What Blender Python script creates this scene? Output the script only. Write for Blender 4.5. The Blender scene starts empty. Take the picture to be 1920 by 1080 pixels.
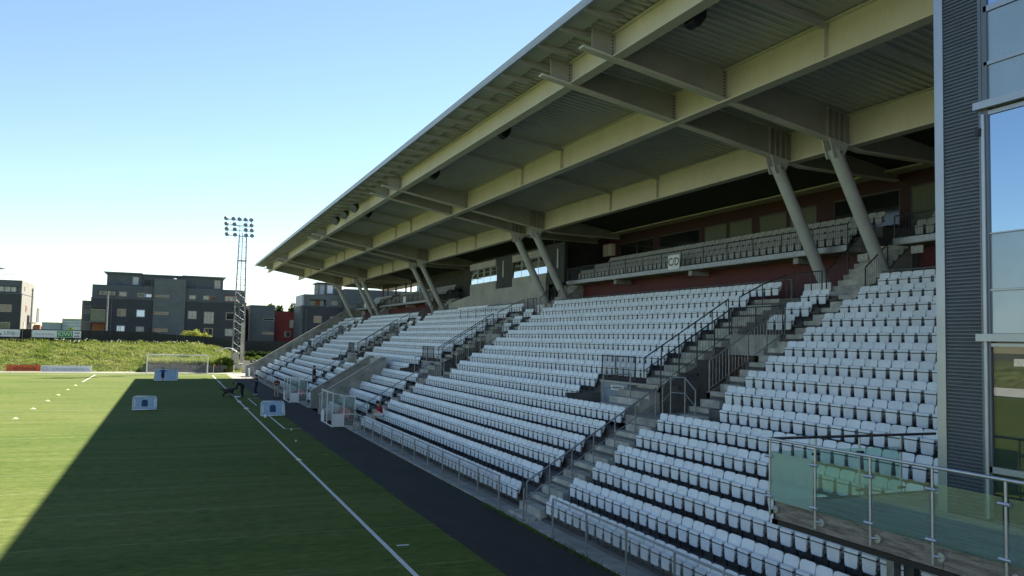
import bpy, bmesh, math, random
import numpy as np
from mathutils import Vector, Matrix, Quaternion

random.seed(7)
rng = np.random.default_rng(11)
scene = bpy.context.scene
COL = scene.collection
R = math.radians

# ------------------------------------------------------------------ camera
cam_data = bpy.data.cameras.new("camera")
cam = bpy.data.objects.new("camera", cam_data)
COL.objects.link(cam)
scene.camera = cam
YAW, PITCH, ROLL, FPX = R(22.302), R(3.645), R(-1.278), 1556.9
_f = Vector((math.sin(YAW) * math.cos(PITCH), math.cos(YAW) * math.cos(PITCH), math.sin(PITCH)))
_r = Vector((math.cos(YAW), -math.sin(YAW), 0))
_d = _f.cross(_r)
_r2 = math.cos(ROLL) * _r + math.sin(ROLL) * _d
_d2 = -math.sin(ROLL) * _r + math.cos(ROLL) * _d
CAM_LOC = Vector((-5.456, -64.121, 5.404))
M = Matrix.Identity(4)
for i in range(3):
    M[i][0], M[i][1], M[i][2], M[i][3] = _r2[i], -_d2[i], -_f[i], CAM_LOC[i]
cam.matrix_world = M
cam_data.sensor_width = 36
cam_data.lens = FPX / 1920 * 36
cam_data.clip_start, cam_data.clip_end = 0.1, 5000

# ------------------------------------------------------------------ sky, sun, exposure
SUN_DIR = Vector((0.925, 0.90, 1.0)).normalized()
SUN_EL = math.asin(SUN_DIR.z)
SUN_ROT = math.atan2(SUN_DIR.x, SUN_DIR.y)
world = bpy.data.worlds.new("World")
scene.world = world
world.use_nodes = True
wn, wl = world.node_tree.nodes, world.node_tree.links
bg = wn["Background"]
sky = wn.new("ShaderNodeTexSky")
sky.sky_type = 'NISHITA'
sky.sun_disc = False
sky.sun_elevation = SUN_EL
sky.sun_rotation = SUN_ROT
sky.altitude = 60
sky.air_density, sky.dust_density, sky.ozone_density = 1.0, 0.0, 1.7
bg.inputs[1].default_value = 0.05
wl.new(sky.outputs[0], bg.inputs[0])
sun_data = bpy.data.lights.new("sun", 'SUN')
sun_data.energy = 5.0
sun_data.angle = R(0.5)
sun_data.color = (1.0, 0.93, 0.80)
sun = bpy.data.objects.new("sun", sun_data)
COL.objects.link(sun)
sun.rotation_euler = (-SUN_DIR).to_track_quat('-Z', 'Y').to_euler()
sun.location = (60, 60, 60)
vs = scene.view_settings
vs.view_transform, vs.look, vs.gamma, vs.use_curve_mapping = 'Standard', 'None', 1.0, False
vs.exposure = 1.9
try:
    scene.cycles.max_bounces = 8
    scene.cycles.diffuse_bounces = 4
    scene.cycles.transparent_max_bounces = 12
except Exception:
    pass

# ------------------------------------------------------------------ materials
MATS = {}


def mat(name, col, rough=0.6, metal=0.0, var=0.15, scale=3.0, bump=0.0, bscale=40.0, stretch=(1, 1, 1), col2=None, obj_var=0.0, spec=0.5,
        fine=0.0, coat=0.0):
    m = bpy.data.materials.new(name)
    m.use_nodes = True
    n, l = m.node_tree.nodes, m.node_tree.links
    b = n["Principled BSDF"]
    b.inputs["Roughness"].default_value = rough
    b.inputs["Metallic"].default_value = metal
    b.inputs["Specular IOR Level"].default_value = spec
    if coat:
        b.inputs["Coat Weight"].default_value = coat
    geo = n.new("ShaderNodeNewGeometry")
    mp = n.new("ShaderNodeMapping")
    mp.inputs["Scale"].default_value = stretch
    l.new(geo.outputs["Position"], mp.inputs[0])
    c = tuple(col) + (1,)
    c2 = tuple(col2) + (1,) if col2 else tuple(x * (1 - 2 * var) for x in col) + (1,)
    c1 = c if col2 else tuple(min(1, x * (1 + var)) for x in col) + (1,)
    nz = n.new("ShaderNodeTexNoise")
    nz.inputs["Scale"].default_value = scale
    nz.inputs["Detail"].default_value = 6
    nz.inputs["Roughness"].default_value = 0.62
    l.new(mp.outputs[0], nz.inputs[0])
    ramp = n.new("ShaderNodeValToRGB")
    ramp.color_ramp.elements[0].position, ramp.color_ramp.elements[1].position = 0.32, 0.68
    ramp.color_ramp.elements[0].color, ramp.color_ramp.elements[1].color = c2, c1
    l.new(nz.outputs[0], ramp.inputs[0])
    out = ramp.outputs[0]
    if fine:
        nf = n.new("ShaderNodeTexNoise")
        nf.inputs["Scale"].default_value = bscale
        nf.inputs["Detail"].default_value = 4
        l.new(mp.outputs[0], nf.inputs[0])
        mr = n.new("ShaderNodeMapRange")
        mr.inputs[1].default_value, mr.inputs[2].default_value = 0.3, 0.7
        mr.inputs[3].default_value, mr.inputs[4].default_value = 1 - fine, 1 + fine
        l.new(nf.outputs[0], mr.inputs[0])
        mx = n.new("ShaderNodeMix")
        mx.data_type, mx.blend_type = 'RGBA', 'MULTIPLY'
        mx.inputs[0].default_value = 1
        l.new(out, mx.inputs[6])
        l.new(mr.outputs[0], mx.inputs[7])
        out = mx.outputs[2]
    if obj_var:
        oi = n.new("ShaderNodeObjectInfo")
        mr = n.new("ShaderNodeMapRange")
        mr.inputs[3].default_value, mr.inputs[4].default_value = 1 - obj_var, 1 + obj_var
        l.new(oi.outputs["Random"], mr.inputs[0])
        mx = n.new("ShaderNodeMix")
        mx.data_type, mx.blend_type = 'RGBA', 'MULTIPLY'
        mx.inputs[0].default_value = 1
        l.new(out, mx.inputs[6])
        l.new(mr.outputs[0], mx.inputs[7])
        out = mx.outputs[2]
    l.new(out, b.inputs["Base Color"])
    if bump:
        nb = n.new("ShaderNodeTexNoise")
        nb.inputs["Scale"].default_value = bscale
        nb.inputs["Detail"].default_value = 5
        l.new(mp.outputs[0], nb.inputs[0])
        bp = n.new("ShaderNodeBump")
        bp.inputs["Strength"].default_value = bump
        bp.inputs["Distance"].default_value = 0.02
        l.new(nb.outputs[0], bp.inputs["Height"])
        l.new(bp.outputs[0], b.inputs["Normal"])
    MATS[name] = m
    return m


def glass(name, tint, rough=0.0, alpha=0.3, refl=1.0, ior=1.5):
    """thin pane: part clear, part mirror by Fresnel, tinted"""
    m = bpy.data.materials.new(name)
    m.use_nodes = True
    n, l = m.node_tree.nodes, m.node_tree.links
    n.remove(n["Principled BSDF"])
    tr = n.new("ShaderNodeBsdfTransparent")
    tr.inputs[0].default_value = tuple(tint) + (1,)
    gl = n.new("ShaderNodeBsdfGlossy")
    gl.inputs["Roughness"].default_value = rough
    gl.inputs[0].default_value = (refl, refl, refl, 1)
    di = n.new("ShaderNodeBsdfDiffuse")
    di.inputs[0].default_value = tuple(t * 0.8 for t in tint) + (1,)
    m1 = n.new("ShaderNodeMixShader")
    m1.inputs[0].default_value = alpha
    l.new(tr.outputs[0], m1.inputs[1])
    l.new(di.outputs[0], m1.inputs[2])
    f0 = ((ior - 1) / (ior + 1)) ** 2
    lw = n.new("ShaderNodeLayerWeight")
    lw.inputs[0].default_value = 0.5
    pw = n.new("ShaderNodeMath")
    pw.operation = 'POWER'
    pw.inputs[1].default_value = 4.5
    l.new(lw.outputs["Facing"], pw.inputs[0])
    fr = n.new("ShaderNodeMapRange")
    fr.inputs[3].default_value, fr.inputs[4].default_value = f0, 1.0
    l.new(pw.outputs[0], fr.inputs[0])
    m2 = n.new("ShaderNodeMixShader")
    l.new(fr.outputs[0], m2.inputs[0])
    l.new(m1.outputs[0], m2.inputs[1])
    l.new(gl.outputs[0], m2.inputs[2])
    l.new(m2.outputs[0], n["Material Output"].inputs[0])
    MATS[name] = m
    return m


mat("seat_white", (0.69, 0.75, 0.80), 0.38, var=0.05, scale=1.6, obj_var=0.06, spec=0.45, fine=0.05, bscale=9)
mat("seat_white_shaded", (0.33, 0.34, 0.32), 0.45, var=0.07, scale=1.6, obj_var=0.06, fine=0.05, bscale=9)  # balcony copy of the white seats, shade under the roof put into the colour
mat("cross_shaded", (0.36, 0.36, 0.32), 0.5, var=0.08, scale=0.8, fine=0.05, bscale=18)  # grey of the cross beams with the shade on their webs put in
mat("flange_lit", (0.60, 0.59, 0.52), 0.5, var=0.06, scale=0.8)  # lighter than the web: light from below put into the flange colour
mat("seat_frame", (0.035, 0.037, 0.042), 0.5, var=0.2)
mat("concrete", (0.35, 0.35, 0.32), 0.9, var=0.22, scale=1.1, bump=0.5, bscale=35, fine=0.16)
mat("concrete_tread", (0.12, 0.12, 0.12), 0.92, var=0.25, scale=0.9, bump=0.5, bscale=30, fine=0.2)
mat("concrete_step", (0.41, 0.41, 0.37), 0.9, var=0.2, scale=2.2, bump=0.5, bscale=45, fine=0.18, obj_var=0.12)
mat("concrete_dark", (0.11, 0.11, 0.105), 0.95, var=0.25, scale=0.8, bump=0.4, bscale=30)
mat("concrete_light", (0.42, 0.41, 0.37), 0.85, var=0.12, scale=0.7, bump=0.3, bscale=30, fine=0.08)
mat("beam_paint", (0.60, 0.57, 0.47), 0.5, var=0.04, scale=0.9, stretch=(1, 1, 0.4), fine=0.04, bscale=14)
mat("sheet_metal", (0.42, 0.43, 0.42), 0.45, 0.0, var=0.07, scale=0.7)
mat("fascia_metal", (0.36, 0.38, 0.40), 0.4, 0.3, var=0.06, scale=1.0)
mat("column_paint", (0.50, 0.51, 0.49), 0.45, var=0.06, scale=1.5)
mat("galv", (0.27, 0.29, 0.31), 0.42, 0.75, var=0.14, scale=8)
mat("rail_dark", (0.055, 0.06, 0.065), 0.45, 0.3, var=0.2, scale=4)
mat("steel", (0.50, 0.52, 0.55), 0.32, 0.7, var=0.05, scale=5)
mat("red_wall", (0.10, 0.018, 0.019), 0.7, var=0.12, scale=0.8, fine=0.06, bscale=25)
mat("red_wall_shaded", (0.038, 0.009, 0.010), 0.75, var=0.15, scale=0.8)  # copy of the red wall, dim light behind the balcony put into the colour
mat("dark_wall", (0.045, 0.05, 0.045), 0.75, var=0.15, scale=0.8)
mat("blue_panel", (0.22, 0.27, 0.31), 0.5, var=0.07, scale=1.5)
mat("brown_door", (0.05, 0.024, 0.016), 0.6, var=0.2, scale=2.5, stretch=(1, 8, 0.4))
mat("curtain", (0.11, 0.125, 0.09), 0.85, var=0.08, scale=3, stretch=(1, 6, 0.2))
mat("dark_glass", (0.012, 0.015, 0.015), 0.06, var=0.1, scale=0.5, spec=0.7)
mat("mirror_glass", (0.44, 0.57, 0.70), 0.01, 1.0, var=0.015, scale=0.25)
mat("box_glass", (0.70, 0.75, 0.78), 0.012, 1.0, var=0.02, scale=0.5)
mat("white_paint", (0.72, 0.72, 0.70), 0.45, var=0.05, scale=3)
mat("white_board", (0.74, 0.75, 0.74), 0.4, var=0.04, scale=2)
mat("black_paint", (0.012, 0.012, 0.013), 0.55, var=0.2)
mat("speaker_black", (0.008, 0.008, 0.010), 0.5, var=0.2)
mat("cladding", (0.115, 0.13, 0.155), 0.42, 0.35, var=0.08, scale=1.2)
mat("alu", (0.40, 0.43, 0.47), 0.38, 0.75, var=0.05, scale=1.0)
mat("alu_dark", (0.16, 0.175, 0.20), 0.4, 0.5, var=0.06, scale=1.0)
mat("spandrel", (0.36, 0.44, 0.50), 0.16, 0.35, var=0.05, scale=1.1, fine=0.06, bscale=60)
mat("deck_wood", (0.36, 0.35, 0.31), 0.75, var=0.22, scale=2.5, stretch=(6, 0.6, 1), bump=0.4, bscale=25, fine=0.2, obj_var=0.12)
mat("fascia_wood", (0.25, 0.22, 0.19), 0.75, var=0.3, scale=3.0, stretch=(1, 0.7, 6), bump=0.5, bscale=18, fine=0.25, obj_var=0.1)
mat("asphalt", (0.023, 0.021, 0.019), 0.93, var=0.34, col2=(0.009, 0.0085, 0.008), scale=0.9, stretch=(1, 0.35, 1), bump=0.9, bscale=28, fine=0.45)
mat("paving", (0.25, 0.235, 0.20), 0.92, var=0.14, scale=0.8, bump=0.4, bscale=25, fine=0.12)
mat("line_paint", (0.66, 0.67, 0.62), 0.85, var=0.12, scale=6.0, fine=0.12, bscale=20)
mat("line_faint", (0.20, 0.24, 0.15), 0.9, var=0.3, scale=3.0)
mat("soil", (0.15, 0.12, 0.08), 0.95, var=0.25, scale=0.6, bump=0.6, bscale=8)
mat("ground_far", (0.10, 0.10, 0.075), 0.95, var=0.25, scale=0.05)
mat("fence_black", (0.014, 0.017, 0.016), 0.7, var=0.2, scale=1.5, obj_var=0.2)
mat("facade_dark", (0.030, 0.038, 0.046), 0.6, var=0.12, scale=0.6)
mat("facade_grey", (0.105, 0.125, 0.13), 0.6, var=0.1, scale=0.6)
mat("facade_mid", (0.075, 0.092, 0.105), 0.6, var=0.1, scale=0.6)
mat("facade_white", (0.19, 0.18, 0.155), 0.7, var=0.06, scale=0.6)
mat("facade_red", (0.22, 0.028, 0.024), 0.65, var=0.1, scale=0.8)
mat("win_frame", (0.36, 0.33, 0.26), 0.6, var=0.08, scale=3)
mat("wood_orange", (0.36, 0.13, 0.045), 0.6, var=0.15, scale=3)
mat("win_glass", (0.02, 0.025, 0.03), 0.05, var=0.1, spec=0.8)
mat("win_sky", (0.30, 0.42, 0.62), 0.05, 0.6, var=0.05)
mat("win_curtain", (0.50, 0.49, 0.43), 0.6, var=0.2, scale=2.5)
mat("green_glass", (0.035, 0.10, 0.065), 0.1, var=0.2, scale=1.5)
mat("mast_steel", (0.21, 0.22, 0.22), 0.5, 0.45, var=0.12, scale=2)
mat("lamp_body", (0.10, 0.12, 0.14), 0.5, 0.2, var=0.1)
mat("lamp_glass", (0.16, 0.20, 0.24), 0.35, 0.0, var=0.05)
mat("ad_red", (0.66, 0.12, 0.03), 0.5, var=0.08, scale=2)
mat("ad_redtext", (0.24, 0.03, 0.015), 0.5, var=0.05)
mat("ad_white", (0.78, 0.80, 0.83), 0.5, var=0.05, scale=2)
mat("ad_grey", (0.30, 0.34, 0.42), 0.5, var=0.05)
mat("ad_teal", (0.05, 0.36, 0.38), 0.5, var=0.05)
mat("ad_ink", (0.02, 0.025, 0.03), 0.5, var=0.05)
mat("ad_palegrey", (0.42, 0.46, 0.50), 0.5, var=0.05)
mat("ad_plum", (0.10, 0.02, 0.06), 0.5, var=0.05)
mat("kiwi_green", (0.02, 0.22, 0.05), 0.5, var=0.05)
mat("kiwi_pale", (0.45, 0.60, 0.42), 0.5, var=0.05)
mat("red_plastic", (0.42, 0.018, 0.035), 0.4, var=0.06, scale=3)
mat("net_white", (0.70, 0.72, 0.74), 0.8, var=0.05)
mat("goal_blue", (0.34, 0.47, 0.60), 0.7, var=0.08, scale=4)
mat("goal_print", (0.02, 0.06, 0.13), 0.7, var=0.1)
mat("ball_white", (0.72, 0.74, 0.68), 0.45, var=0.05)
mat("cone_yellow", (0.78, 0.80, 0.42), 0.5, var=0.05)
mat("flag_orange", (0.55, 0.12, 0.03), 0.7, var=0.08)
mat("skin", (0.45, 0.27, 0.19), 0.55, var=0.05)
mat("hair", (0.02, 0.014, 0.01), 0.6, var=0.2)
mat("cloth_black", (0.010, 0.011, 0.014), 0.85, var=0.2)
mat("cloth_navy", (0.014, 0.018, 0.035), 0.85, var=0.2)
mat("cloth_blue", (0.02, 0.035, 0.22), 0.85, var=0.15)
mat("cloth_red", (0.30, 0.014, 0.022), 0.85, var=0.12)
mat("cloth_maroon", (0.085, 0.012, 0.020), 0.85, var=0.12)
mat("cloth_khaki", (0.33, 0.29, 0.23), 0.85, var=0.12)
mat("cloth_white", (0.70, 0.70, 0.70), 0.8, var=0.05)
mat("cloth_grey", (0.09, 0.095, 0.105), 0.85, var=0.1)
mat("dog_fur", (0.008, 0.007, 0.007), 0.7, var=0.25, scale=20)
mat("bark", (0.07, 0.05, 0.035), 0.9, var=0.2, scale=5)
mat("flower", (0.70, 0.70, 0.60), 0.8, var=0.05)
mat("rock", (0.16, 0.155, 0.14), 0.9, var=0.3, scale=1.2, bump=0.5, bscale=10)
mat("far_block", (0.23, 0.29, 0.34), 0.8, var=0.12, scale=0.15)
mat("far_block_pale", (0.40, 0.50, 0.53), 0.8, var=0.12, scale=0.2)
mat("orange_box", (0.30, 0.11, 0.05), 0.7, var=0.1)
mat("pole_grey", (0.30, 0.29, 0.27), 0.7, var=0.12, scale=3)


def leafy(name, col, col2, scale=0.4, trans=0.45):
    m = bpy.data.materials.new(name)
    m.use_nodes = True
    n, l = m.node_tree.nodes, m.node_tree.links
    n.remove(n["Principled BSDF"])
    geo = n.new("ShaderNodeNewGeometry")
    nz = n.new("ShaderNodeTexNoise")
    nz.inputs["Scale"].default_value = scale
    nz.inputs["Detail"].default_value = 5
    l.new(geo.outputs["Position"], nz.inputs[0])
    rp = n.new("ShaderNodeValToRGB")
    rp.color_ramp.elements[0].position, rp.color_ramp.elements[1].position = 0.35, 0.65
    rp.color_ramp.elements[0].color, rp.color_ramp.elements[1].color = tuple(col) + (1,), tuple(col2) + (1,)
    l.new(nz.outputs[0], rp.inputs[0])
    di, tr = n.new("ShaderNodeBsdfDiffuse"), n.new("ShaderNodeBsdfTranslucent")
    mx = n.new("ShaderNodeMixShader")
    mx.inputs[0].default_value = trans
    l.new(rp.outputs[0], di.inputs[0])
    l.new(rp.outputs[0], tr.inputs[0])
    l.new(di.outputs[0], mx.inputs[1])
    l.new(tr.outputs[0], mx.inputs[2])
    l.new(mx.outputs[0], n["Material Output"].inputs[0])
    MATS[name] = m


leafy("leaf", (0.07, 0.12, 0.022), (0.13, 0.19, 0.04), 1.2)
leafy("leaf_yellow", (0.24, 0.27, 0.05), (0.36, 0.38, 0.09), 1.5)
leafy("leaf_dark", (0.03, 0.055, 0.015), (0.05, 0.085, 0.025), 1.2)
leafy("grass_blade", (0.15, 0.21, 0.04), (0.27, 0.29, 0.09), 0.3)
leafy("grass_dark", (0.06, 0.10, 0.02), (0.11, 0.16, 0.035), 0.5)
glass("balustrade_glass", (0.78, 0.91, 0.84), alpha=0.07, ior=1.5)
glass("balustrade_frost", (0.52, 0.72, 0.66), rough=0.15, alpha=0.55, ior=1.45)
glass("dugout_glass", (0.80, 0.86, 0.84), alpha=0.12, ior=1.4, rough=0.05)
glass("lower_glass", (0.55, 0.62, 0.55), alpha=0.04, ior=1.75)
mat("lit_white", (0.85, 0.87, 0.9), 0.35, var=0.02)


def turf_material():
    m = bpy.data.materials.new("turf")
    m.use_nodes = True
    n, l = m.node_tree.nodes, m.node_tree.links
    b = n["Principled BSDF"]
    b.inputs["Roughness"].default_value = 0.95
    b.inputs["Specular IOR Level"].default_value = 0.08
    geo = n.new("ShaderNodeNewGeometry")
    sep = n.new("ShaderNodeSeparateXYZ")
    l.new(geo.outputs["Position"], sep.inputs[0])

    def noise(scale, detail=4, stretch=(1, 1, 1)):
        mp = n.new("ShaderNodeMapping")
        mp.inputs["Scale"].default_value = stretch
        l.new(geo.outputs["Position"], mp.inputs[0])
        t = n.new("ShaderNodeTexNoise")
        t.inputs["Scale"].default_value = scale
        t.inputs["Detail"].default_value = detail
        l.new(mp.outputs[0], t.inputs[0])
        return t.outputs[0]

    def math_(op, a, b_=None, clamp=False):
        q = n.new("ShaderNodeMath")
        q.operation = op
        q.use_clamp = clamp
        for i, s in enumerate((a, b_)):
            if s is None:
                continue
            if isinstance(s, (int, float)):
                q.inputs[i].default_value = s
            else:
                l.new(s, q.inputs[i])
        return q.outputs[0]

    big = noise(0.09, 3, (0.35, 1, 1))
    mid = noise(0.8, 4, (0.25, 1.6, 1))
    fine = noise(28, 4)
    r1 = n.new("ShaderNodeValToRGB")
    e = r1.color_ramp.elements
    e[0].position, e[1].position = 0.3, 0.72
    e[0].color, e[1].color = (0.052, 0.092, 0.013, 1), (0.142, 0.158, 0.046, 1)
    mixv = math_('ADD', math_('MULTIPLY', big, 0.5), math_('MULTIPLY', mid, 0.5))
    l.new(mixv, r1.inputs[0])
    # seams between the rolls run across the pitch every 4.1 m
    ph = math_('FRACT', math_('DIVIDE', math_('ADD', sep.outputs[1], 449.535), 4.07))
    dd = math_('ABSOLUTE', math_('SUBTRACT', ph, 0.5))
    seam = math_('SUBTRACT', 1.0, math_('DIVIDE', dd, 0.02), True)
    seam = math_('MULTIPLY', seam, math_('MULTIPLY', noise(1.7, 3, (0.6, 0.1, 1)), 0.95))
    mx = n.new("ShaderNodeMix")
    mx.data_type = 'RGBA'
    l.new(seam, mx.inputs[0])
    l.new(r1.outputs[0], mx.inputs[6])
    mx.inputs[7].default_value = (0.20, 0.23, 0.12, 1)
    mr = n.new("ShaderNodeMapRange")
    mr.inputs[1].default_value, mr.inputs[2].default_value = 0.25, 0.75
    mr.inputs[3].default_value, mr.inputs[4].default_value = 0.6, 1.4
    l.new(fine, mr.inputs[0])
    mr2 = n.new("ShaderNodeMapRange")
    mr2.inputs[1].default_value, mr2.inputs[2].default_value = 0.3, 0.7
    mr2.inputs[3].default_value, mr2.inputs[4].default_value = 0.72, 1.28
    l.new(noise(5.5, 5, (0.45, 1.3, 1)), mr2.inputs[0])
    mm = n.new("ShaderNodeMix")
    mm.data_type, mm.blend_type = 'RGBA', 'MULTIPLY'
    mm.inputs[0].default_value = 1
    l.new(mx.outputs[2], mm.inputs[6])
    l.new(math_('MULTIPLY', mr.outputs[0], mr2.outputs[0]), mm.inputs[7])
    l.new(mm.outputs[2], b.inputs["Base Color"])
    bp = n.new("ShaderNodeBump")
    bp.inputs["Strength"].default_value = 0.6
    bp.inputs["Distance"].default_value = 0.02
    l.new(fine, bp.inputs["Height"])
    l.new(bp.outputs[0], b.inputs["Normal"])
    MATS["turf"] = m


turf_material()


# ------------------------------------------------------------------ mesh helpers
class MB:
    def __init__(s):
        s.v, s.f = [], []

    def add(s, vs, fs):
        o = len(s.v)
        s.v += [tuple(p) for p in vs]
        s.f += [tuple(i + o for i in q) for q in fs]
        return s

    def box(s, x0, x1, y0, y1, z0, z1):
        if x0 > x1: x0, x1 = x1, x0
        if y0 > y1: y0, y1 = y1, y0
        if z0 > z1: z0, z1 = z1, z0
        return s.add([(x0, y0, z0), (x1, y0, z0), (x1, y1, z0), (x0, y1, z0), (x0, y0, z1), (x1, y0, z1), (x1, y1, z1), (x0, y1, z1)],
                     [(0, 3, 2, 1), (4, 5, 6, 7), (0, 1, 5, 4), (1, 2, 6, 5), (2, 3, 7, 6), (3, 0, 4, 7)])

    def bar(s, p, q, w, h, up=(0, 0, 1)):
        p, q = Vector(p), Vector(q)
        d = (q - p).normalized()
        u = Vector(up)
        if abs(d.dot(u)) > 0.98: u = Vector((1, 0, 0))
        a = d.cross(u).normalized() * (w / 2)
        b = a.cross(d).normalized() * (h / 2)
        vs = [c + sx * a + sz * b for c in (p, q) for sx, sz in ((-1, -1), (1, -1), (1, 1), (-1, 1))]
        return s.add(vs, [(0, 1, 2, 3), (7, 6, 5, 4), (0, 4, 5, 1), (1, 5, 6, 2), (2, 6, 7, 3), (3, 7, 4, 0)])

    def tube(s, p, q, r, n=8, r2=None, caps=True):
        p, q = Vector(p), Vector(q)
        r2 = r if r2 is None else r2
        d = (q - p).normalized()
        u = Vector((0, 0, 1)) if abs(d.z) < 0.9 else Vector((1, 0, 0))
        a = d.cross(u).normalized()
        b = d.cross(a)
        vs = []
        for c, rr in ((p, r), (q, r2)):
            for i in range(n):
                t = 2 * math.pi * i / n
                vs.append(c + (a * math.cos(t) + b * math.sin(t)) * rr)
        fs = [(i, (i + 1) % n, n + (i + 1) % n, n + i) for i in range(n)]
        if caps: fs += [tuple(range(n - 1, -1, -1)), tuple(range(n, 2 * n))]
        return s.add(vs, fs)

    def path(s, pts, r, n=8):
        for a, b in zip(pts[:-1], pts[1:]):
            s.tube(a, b, r, n)
        return s

    def prism(s, poly, axis, a0, a1):
        """extrude a 2-D polygon along an axis: 'y' -> poly is (x, z); 'x' -> (y, z); 'z' -> (x, y)"""
        def P(u, w, t):
            return {'y': (u, t, w), 'x': (t, u, w), 'z': (u, w, t)}[axis]
        n = len(poly)
        vs = [P(u, w, a0) for u, w in poly] + [P(u, w, a1) for u, w in poly]
        fs = [tuple(range(n)), tuple(range(2 * n - 1, n - 1, -1))] + [(i, n + i, n + (i + 1) % n, (i + 1) % n) for i in range(n)]
        return s.add(vs, fs)

    def ball(s, c, r, seg=10, ring=6, sc=(1, 1, 1)):
        vs, fs = [], []
        for j in range(ring + 1):
            ph = math.pi * j / ring
            for i in range(seg):
                t = 2 * math.pi * i / seg
                vs.append((c[0] + r * sc[0] * math.sin(ph) * math.cos(t), c[1] + r * sc[1] * math.sin(ph) * math.sin(t), c[2] + r * sc[2] * math.cos(ph)))
        for j in range(ring):
            for i in range(seg):
                fs.append((j * seg + i, j * seg + (i + 1) % seg, (j + 1) * seg + (i + 1) % seg, (j + 1) * seg + i))
        return s.add(vs, fs)

    def mesh(s, name, off=(0, 0, 0)):
        me = bpy.data.meshes.new(name)
        me.from_pydata([(a - off[0], b - off[1], c - off[2]) for a, b, c in s.v], [], s.f)
        bm = bmesh.new()
        bm.from_mesh(me)
        bmesh.ops.recalc_face_normals(bm, faces=bm.faces)
        bm.to_mesh(me)
        bm.free()
        return me

    def build(s, name, m, parent=None, smooth=False, bevel=0.0):
        me = s.mesh(name, base_of(parent))
        if m: me.materials.append(MATS[m])
        if smooth:
            for p in me.polygons: p.use_smooth = True
            try: me.set_sharp_from_angle(angle=R(40))
            except Exception: pass
        o = bpy.data.objects.new(name, me)
        COL.objects.link(o)
        if parent: o.parent = parent
        if bevel:
            bv = o.modifiers.new("bevel", 'BEVEL')
            bv.width, bv.segments, bv.limit_method = bevel, 2, 'ANGLE'
        return o


def base_of(o):
    p = Vector((0, 0, 0))
    while o is not None:
        p += Vector(o.location)
        o = o.parent
    return p


def tag(o, label, cat=None, group=None, kind=None):
    if label: o["label"] = label
    if cat: o["category"] = cat
    if group: o["group"] = group
    if kind: o["kind"] = kind
    return o


def thing(name, label, cat, loc=(0, 0, 0), group=None):
    o = bpy.data.objects.new(name, None)
    o.empty_display_size = 0.2
    COL.objects.link(o)
    o.location = loc
    return tag(o, label, cat, group)


def struct(o):
    o["kind"] = "structure"
    return o


def text(body, size, loc, rot, m, parent, name="lettering", align='CENTER', bold=0.0, sx=1.0, depth=0.002):
    cu = bpy.data.curves.new(name, 'FONT')
    cu.body = body
    cu.size = size
    cu.align_x, cu.align_y = align, 'CENTER'
    cu.extrude = depth
    cu.offset = bold
    cu.resolution_u = 3
    cu.materials.append(MATS[m])
    tmp = bpy.data.objects.new(name, cu)
    COL.objects.link(tmp)
    bpy.context.view_layer.update()
    me = bpy.data.meshes.new_from_object(tmp.evaluated_get(bpy.context.evaluated_depsgraph_get()))
    bpy.data.objects.remove(tmp)
    bpy.data.curves.remove(cu)
    me.name = name
    me.materials.clear()
    me.materials.append(MATS[m])
    o = bpy.data.objects.new(name, me)
    COL.objects.link(o)
    o.parent = parent
    o.location = Vector(loc) - base_of(parent)
    o.rotation_euler = rot
    o.scale = (sx, 1, 1)
    return o


FACE_CAM = (R(90), 0, 0)            # lettering that faces down the pitch towards -Y
FACE_PITCH = (R(90), 0, R(-90))     # lettering that faces the pitch towards -X

ORD = ["", "first", "second", "third", "fourth", "fifth", "sixth", "seventh", "eighth", "ninth", "tenth", "eleventh", "twelfth", "thirteenth",
       "fourteenth", "fifteenth", "sixteenth", "seventeenth", "eighteenth", "nineteenth", "twentieth"]


def ordw(n):
    if n <= 20: return ORD[n]
    tens = {2: "twenty", 3: "thirty", 4: "forty", 5: "fifty"}[n // 10]
    return (tens[:-1] + "ieth") if n % 10 == 0 else tens + "-" + ORD[n % 10]
# ================================================================== SETTING: ground, pitch
def sheet(name, x0, x1, y0, y1, z, m, parent=None):
    o = MB().add([(x0, y0, z), (x1, y0, z), (x1, y1, z), (x0, y1, z)], [(0, 1, 2, 3)]).build(name, m, parent)
    return o


struct(sheet("ground", -2500, 2500, -2500, 2500, -0.02, "ground_far"))
edge = [(1.95 + 0.02 * math.sin(y * 0.37) + random.uniform(-0.025, 0.025), y) for y in np.arange(-66, 57.3, 0.35)]
pv = [(-72, -66, 0.0)] + [(x, y, 0.0) for x, y in edge] + [(-72, 57.2, 0.0)]
pitch = struct(MB().add(pv, [tuple(range(len(pv)))]).build("pitch", "turf"))
struct(sheet("asphalt_path", 1.75, 4.62, -80, 44.4, -0.004, "asphalt"))
struct(sheet("paving", 1.95, 9.0, 44.4, 61.5, -0.0035, "paving"))
struct(sheet("gravel_strip", -72, 1.95, 57.2, 60.8, -0.003, "paving"))


def line(x0, x1, y0, y1, m="line_paint", z=0.005):
    return sheet("line_marking", x0, x1, y0, y1, z, m, pitch)


line(-0.06, 0.06, -52.5, 52.5)                                    # touchline
line(-60, 0.9, 52.44, 52.56, z=0.009)                             # far goal line
line(-13.90, -13.78, 36.0, 52.44)                                 # penalty area side
line(-66, -0.06, -0.045, 0.045, "line_faint")                     # halfway line
line(0.94, 1.04, -14.05, -5.0)                                    # technical areas
line(1.04, 1.94, -14.05, -13.95)
line(0.94, 1.04, 3.0, 10.6)
line(1.04, 1.94, 10.5, 10.6)
line(1.04, 1.94, 3.0, 3.1, "line_faint")

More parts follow.
